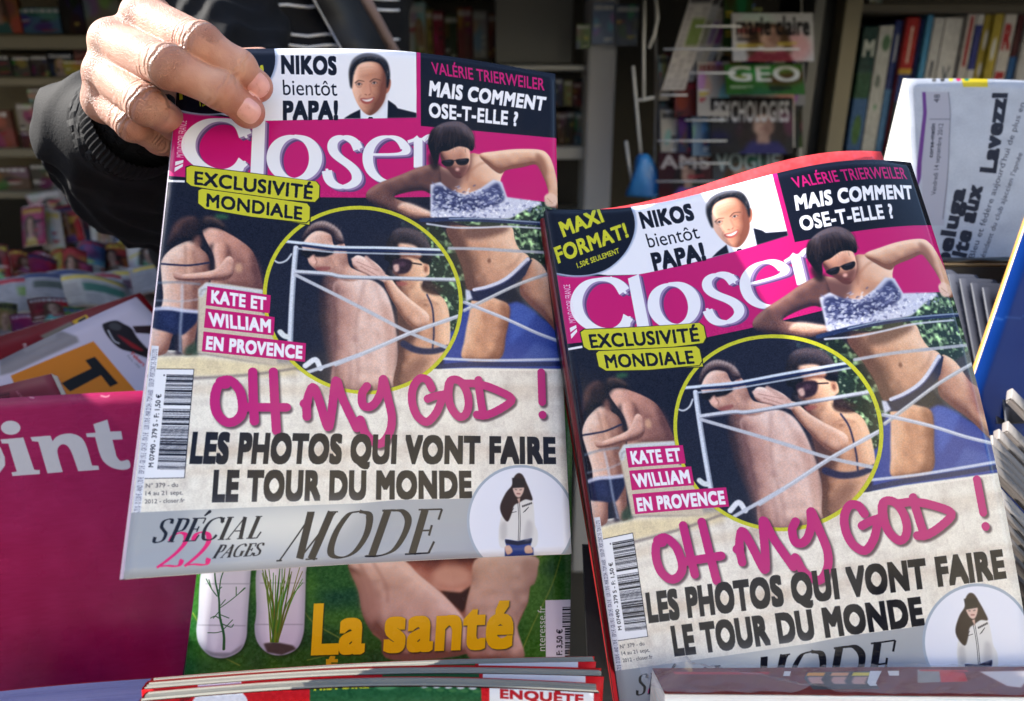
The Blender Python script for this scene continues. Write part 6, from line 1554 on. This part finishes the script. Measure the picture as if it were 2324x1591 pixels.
    mesh('cover', vv + [p - [0, 0, .0006] for p in vv], [(0, 3, 2, 1), (4, 5, 6, 7), (0, 1, 5, 4), (1, 2, 6, 5), (2, 3, 7, 6), (3, 0, 4, 7)], print_mat('wrapped_print', K.image('wrapped_print'), .35), pk, [(0, 1), (1, 1), (1, 0), (0, 0)] * 2)
    lo = [p - [0, 0, .0012] for p in (a, b, d, c)]
    V = [lo[3] - [.0, 0, 0], lo[2], lo[2] + dn, lo[3] + dn, lo[0], lo[1], lo[1] + dn * [1, 0, 1], lo[0] + dn * [1, 0, 1]]
    mesh('page_block', V, [(0, 3, 2, 1), (4, 5, 6, 7), (0, 1, 5, 4), (1, 2, 6, 5), (2, 3, 7, 6), (3, 0, 4, 7)], edge_mat('page_edges', (250, 246, 236), 20, .85), pk, [(0, 1), (1, 1), (1, 0), (0, 0), (0, 1), (1, 1), (1, 0), (0, 0)])
    fm, nt, bs = mnode('clear_film'); bs.inputs['Base Color'].default_value = (.4, .36, .36, 1); bs.inputs['Roughness'].default_value = .08; bs.inputs['Alpha'].default_value = .26; bs.inputs['Specular IOR Level'].default_value = 1.0; bs.inputs['Coat Weight'].default_value = 1
    V = []; nu, nv = 90, 12
    g = np.random.default_rng(3)
    A1, A2 = vnoise(nv + 1, nu + 1, 2.2, 41), vnoise(nv + 1, nu + 1, 6, 42, 1.5)
    for j in range(nv + 1):
        for i in range(nu + 1):
            u, v = i / nu, j / nv; p = (a * (1 - u) + b * u) * (1 - v) + (c * (1 - u) + d * u) * v
            rid = np.exp(-((v - .1 - (u - .12) * 3.2) / .10)**2) * (u < .5) + .7 * np.exp(-((v - .9 + (u - .02) * 9) / .2)**2) * (u < .12)
            V.append(p + [-.008 * (1 - u), 0, -.0002 + .0016 * A1[j, i] + .0012 * A2[j, i] + .0045 * rid + .0006 * math.sin(u * 60 + v * 9) * A1[j, i]])
    mesh('film', V, grid_faces(nu, nv, 0, True), fm, pk, None, True)

    # ---- tall folded newspaper, right
    sf = Plane((2058, 179, .640), (2440, 192, .690), (2084, 700, .600), bulge=.004)
    K = Canvas(620, 820, (160, 165, 176), sf); P, T = K.poly, K.text
    K.noise(.05, 40, 4); K.noise(.05, 2, 5)
    P(r3c('1385 632 1588 636 1592 712 1402 708'), (190, 170, 40), 1)
    for x, c_ in ((1182, (90, 90, 90)), (1245, (60, 60, 60)), (1308, (200, 190, 60)), (1366, (190, 40, 90)), (1428, (40, 120, 100))): K.ell(r3c(f'{x} 647')[0], 5, 4, c_, 0, .5)
    P(r3c('1092 738 1120 738 1130 900 1085 1420 1055 1520 1052 1350 1100 900'), (92, 54, 116), 1)
    P(r3c('1120 738 1290 746 1305 900 1298 1100 1285 1500 1260 1800 1100 1800 1090 1300 1130 900'), (150, 150, 162), 1)
    for q in ('1290 746 1304 900 1298 1100 1286 1400 1250 1750', '1150 955 1300 960'): K.line(r3c(q), 1.3, (70, 72, 84), .4)
    INK2 = (34, 36, 48)
    T('48', r3c('1222 826')[0], r3c('1226 760')[0], r3c('1176 826')[0], INK2, 0); T('corse-matin', r3c('1172 1258')[0], r3c('1190 992')[0], r3c('1140 1258')[0], INK2, .03); T('Vendredi 14 septembre 2012', r3c('1196 1556')[0], r3c('1252 992')[0], r3c('1160 1556')[0], INK2, 0)
    T('Lavezzi', r3c('1650 1385')[0], r3c('1742 768')[0], r3c('1528 1372')[0], INK2, .06, p3=r3c('1618 768')[0])
    T('visite aux', r4('514 560')[0], r4('612 130')[0], r4('452 545')[0], INK2, .06); T('beluga', r4('470 470')[0], r4('540 140')[0], r4('410 460')[0], INK2, .06)
    T("Bleu et fédère aujourd'hui de plus en", r4('578 440')[0], r3c('1888 838')[0], r4('552 436')[0], INK2, 0); T("président du club ajaccien l'apnée", r4('612 470')[0], r4('790 -20')[0], r4('590 464')[0], INK2, 0); T('par le Grand', r4('540 640')[0], r4('560 460')[0], r4('520 638')[0], INK2, 0)
    for j in range(13):
        u0 = .66 + j * .026
        for a_, b_ in ((.12, .34), (.37, .62), (.65, .92)):
            e_ = b_ - rng.uniform(0, .05); K.put(np.ones((max(2, int((e_ - a_) * K.h)), 5)) * (vnoise(max(2, int((e_ - a_) * K.h)), 5, 2.4, j) > .42), int(u0 * K.w) + 60, int(a_ * K.h), (84, 86, 104), .7)
    npm = print_mat('newspaper_print', K.image('newspaper_print'), .6, .3, .8)
    npr = magazine('folded_newspaper', 'tall folded newspaper with rotated headline standing at the right', 'newspaper', sf, npm, .003, 20, 20, edge=(196, 196, 200), spine=(190, 190, 200))
    V = []
    for j in range(21):
        v = j / 20
        for i in range(9):
            u = i / 8; A_ = cp(2050 - 113 * v, 178 + 480 * v, .642 + .02 * v); B_ = cp(2061 + 22 * v, 180 + 470 * v, .6405 - .036 * v)
            p = A_ * (1 - u) + B_ * u; V.append(p + np.array([-.004, 0, -.004]) * math.sin(u * 3.14) * v)
    V = c2w(np.array(V)); m_ = mesh('folded_flank', np.concatenate([V, V + [0, .0008, 0]]), grid_faces(8, 20) + grid_faces(8, 20, len(V), True), flat_mat('newsprint_white', (206, 204, 200), .8, .2, .04, 30, .4), npr, None, True)
    # ---- glossy blue folder and black rail
    sf = lean((2338, 478, .560), (2800, 520, .560), (2080, 1232), .05)
    K = Canvas(400, 500, (12, 48, 116), sf); K.noise(.03, 40, 8)
    for y in (720, 980):
        for i in range(8): K.line([(2200 + i * 40, y + rng.uniform(-8, 8)), (2236 + i * 40, y + rng.uniform(-8, 8))], 1.5, (110, 140, 190), 1, .6)
    magazine('blue_folder', 'glossy blue folder leaning at the right edge behind the gossip copy', 'folder', sf, print_mat('blue_print', K.image('blue_print'), .2, .25, .6), .005, 12, 12, spine=(190, 140, 70), edge=(200, 150, 90))
    rl = thing('display_rail', 'black rail and dark tray crossing the newspaper at the right', 'rail', at(2250, 640, .60)); bk = flat_mat('black_plastic', (14, 14, 15), .35)
    tube('rail', [at(2090, 592, .598), at(2200, 593, .597), at(2330, 591, .595)], .003, bk, rl); tube('rail', [at(2090, 600, .598), at(2200, 601, .597), at(2330, 599, .595)], .0022, flat_mat('brass_edge', (120, 100, 70), .4), rl)
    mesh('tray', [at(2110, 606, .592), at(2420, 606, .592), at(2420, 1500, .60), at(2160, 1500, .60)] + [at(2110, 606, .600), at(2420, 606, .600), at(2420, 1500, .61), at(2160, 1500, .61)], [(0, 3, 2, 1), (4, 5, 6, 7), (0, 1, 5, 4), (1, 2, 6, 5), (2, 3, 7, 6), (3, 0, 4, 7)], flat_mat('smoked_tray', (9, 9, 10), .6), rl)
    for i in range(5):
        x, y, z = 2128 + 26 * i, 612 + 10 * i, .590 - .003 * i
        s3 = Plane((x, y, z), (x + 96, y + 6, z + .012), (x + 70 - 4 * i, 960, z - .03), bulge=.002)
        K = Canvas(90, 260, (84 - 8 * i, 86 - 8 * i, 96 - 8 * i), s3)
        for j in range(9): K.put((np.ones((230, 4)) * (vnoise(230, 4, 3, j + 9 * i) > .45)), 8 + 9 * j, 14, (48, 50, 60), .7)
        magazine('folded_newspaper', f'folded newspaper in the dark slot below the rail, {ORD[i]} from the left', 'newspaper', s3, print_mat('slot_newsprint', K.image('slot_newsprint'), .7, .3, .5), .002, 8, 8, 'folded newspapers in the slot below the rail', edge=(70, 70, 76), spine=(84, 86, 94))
    # ---- fan of folded newspapers, lower right
    for i, (x, y, c) in enumerate([(2298, 882, 196), (2288, 956, 190), (2268, 974, 186), (2252, 988, 176), (2247, 1004, 168), (2252, 1026, 164), (2258, 1050, 156), (2262, 1098, 206), (2270, 1122, 196), (2276, 1150, 150), (2280, 1180, 140), (2288, 1214, 130), (2296, 1252, 120), (2303, 1296, 110)]):
        c = int(c * .68); z = .53 - .006 * i
        sf = Plane((x, y, z), (x + 190, y + 205 + 20 * (i > 6), z - .02), (x - 2 + i, y + 22, z - .004), bulge=.001)
        magazine('folded_newspaper', f'folded newspaper in the fan at the lower right, {ORD[i]} from the top', 'newspaper', sf, flat_mat('newsprint_fold', (c, c - 4, c - 6), .75, .3, .08, 40, .4), .006, 8, 2, 'folded newspapers fanned at the lower right', edge=(c, c - 6, c - 10), spine=(c, c - 6, c - 8), lines=12)
    # ---- black display dividers and the tray floor
    for nm, q, lab in (('divider', [(1322, 1240, .50), (1372, 1240, .50), (1420, 1700, .47), (1342, 1700, .47)], 'black divider between the green magazine and the right gossip copy'), ('divider', [(436, 1400, .515), (452, 1400, .515), (440, 1640, .50), (396, 1640, .50)], 'dark divider at the left edge of the green magazine')):
        V = [at(*p) for p in q]; V += [p + FWD * .006 for p in V]
        o = mesh(nm, V, [(0, 3, 2, 1), (4, 5, 6, 7), (0, 1, 5, 4), (1, 2, 6, 5), (2, 3, 7, 6), (3, 0, 4, 7)], flat_mat('divider_plastic', (18, 17, 18), .4)); tag(o, lab, 'divider')
    o = box('added_shade_board', (-.672, -.02, 0), (-.655, .92, 1.52), flat_mat('board_grey', (70, 70, 72), .6), None, .002); tag(o, 'grey board added out of view to shade the left end of the magazine display', 'board')  # unseen board added to cast shade on the magazines at the left
    o = box('display_tray', (-.75, .10, 1.005), (.8, .50, 1.02), flat_mat('tray_black', (20, 19, 20), .5)); tag(o, 'black display tray under the front magazines', 'tray')


dark, beige, greym = setting()
background(dark, beige, greym)
foreground()
build_person()
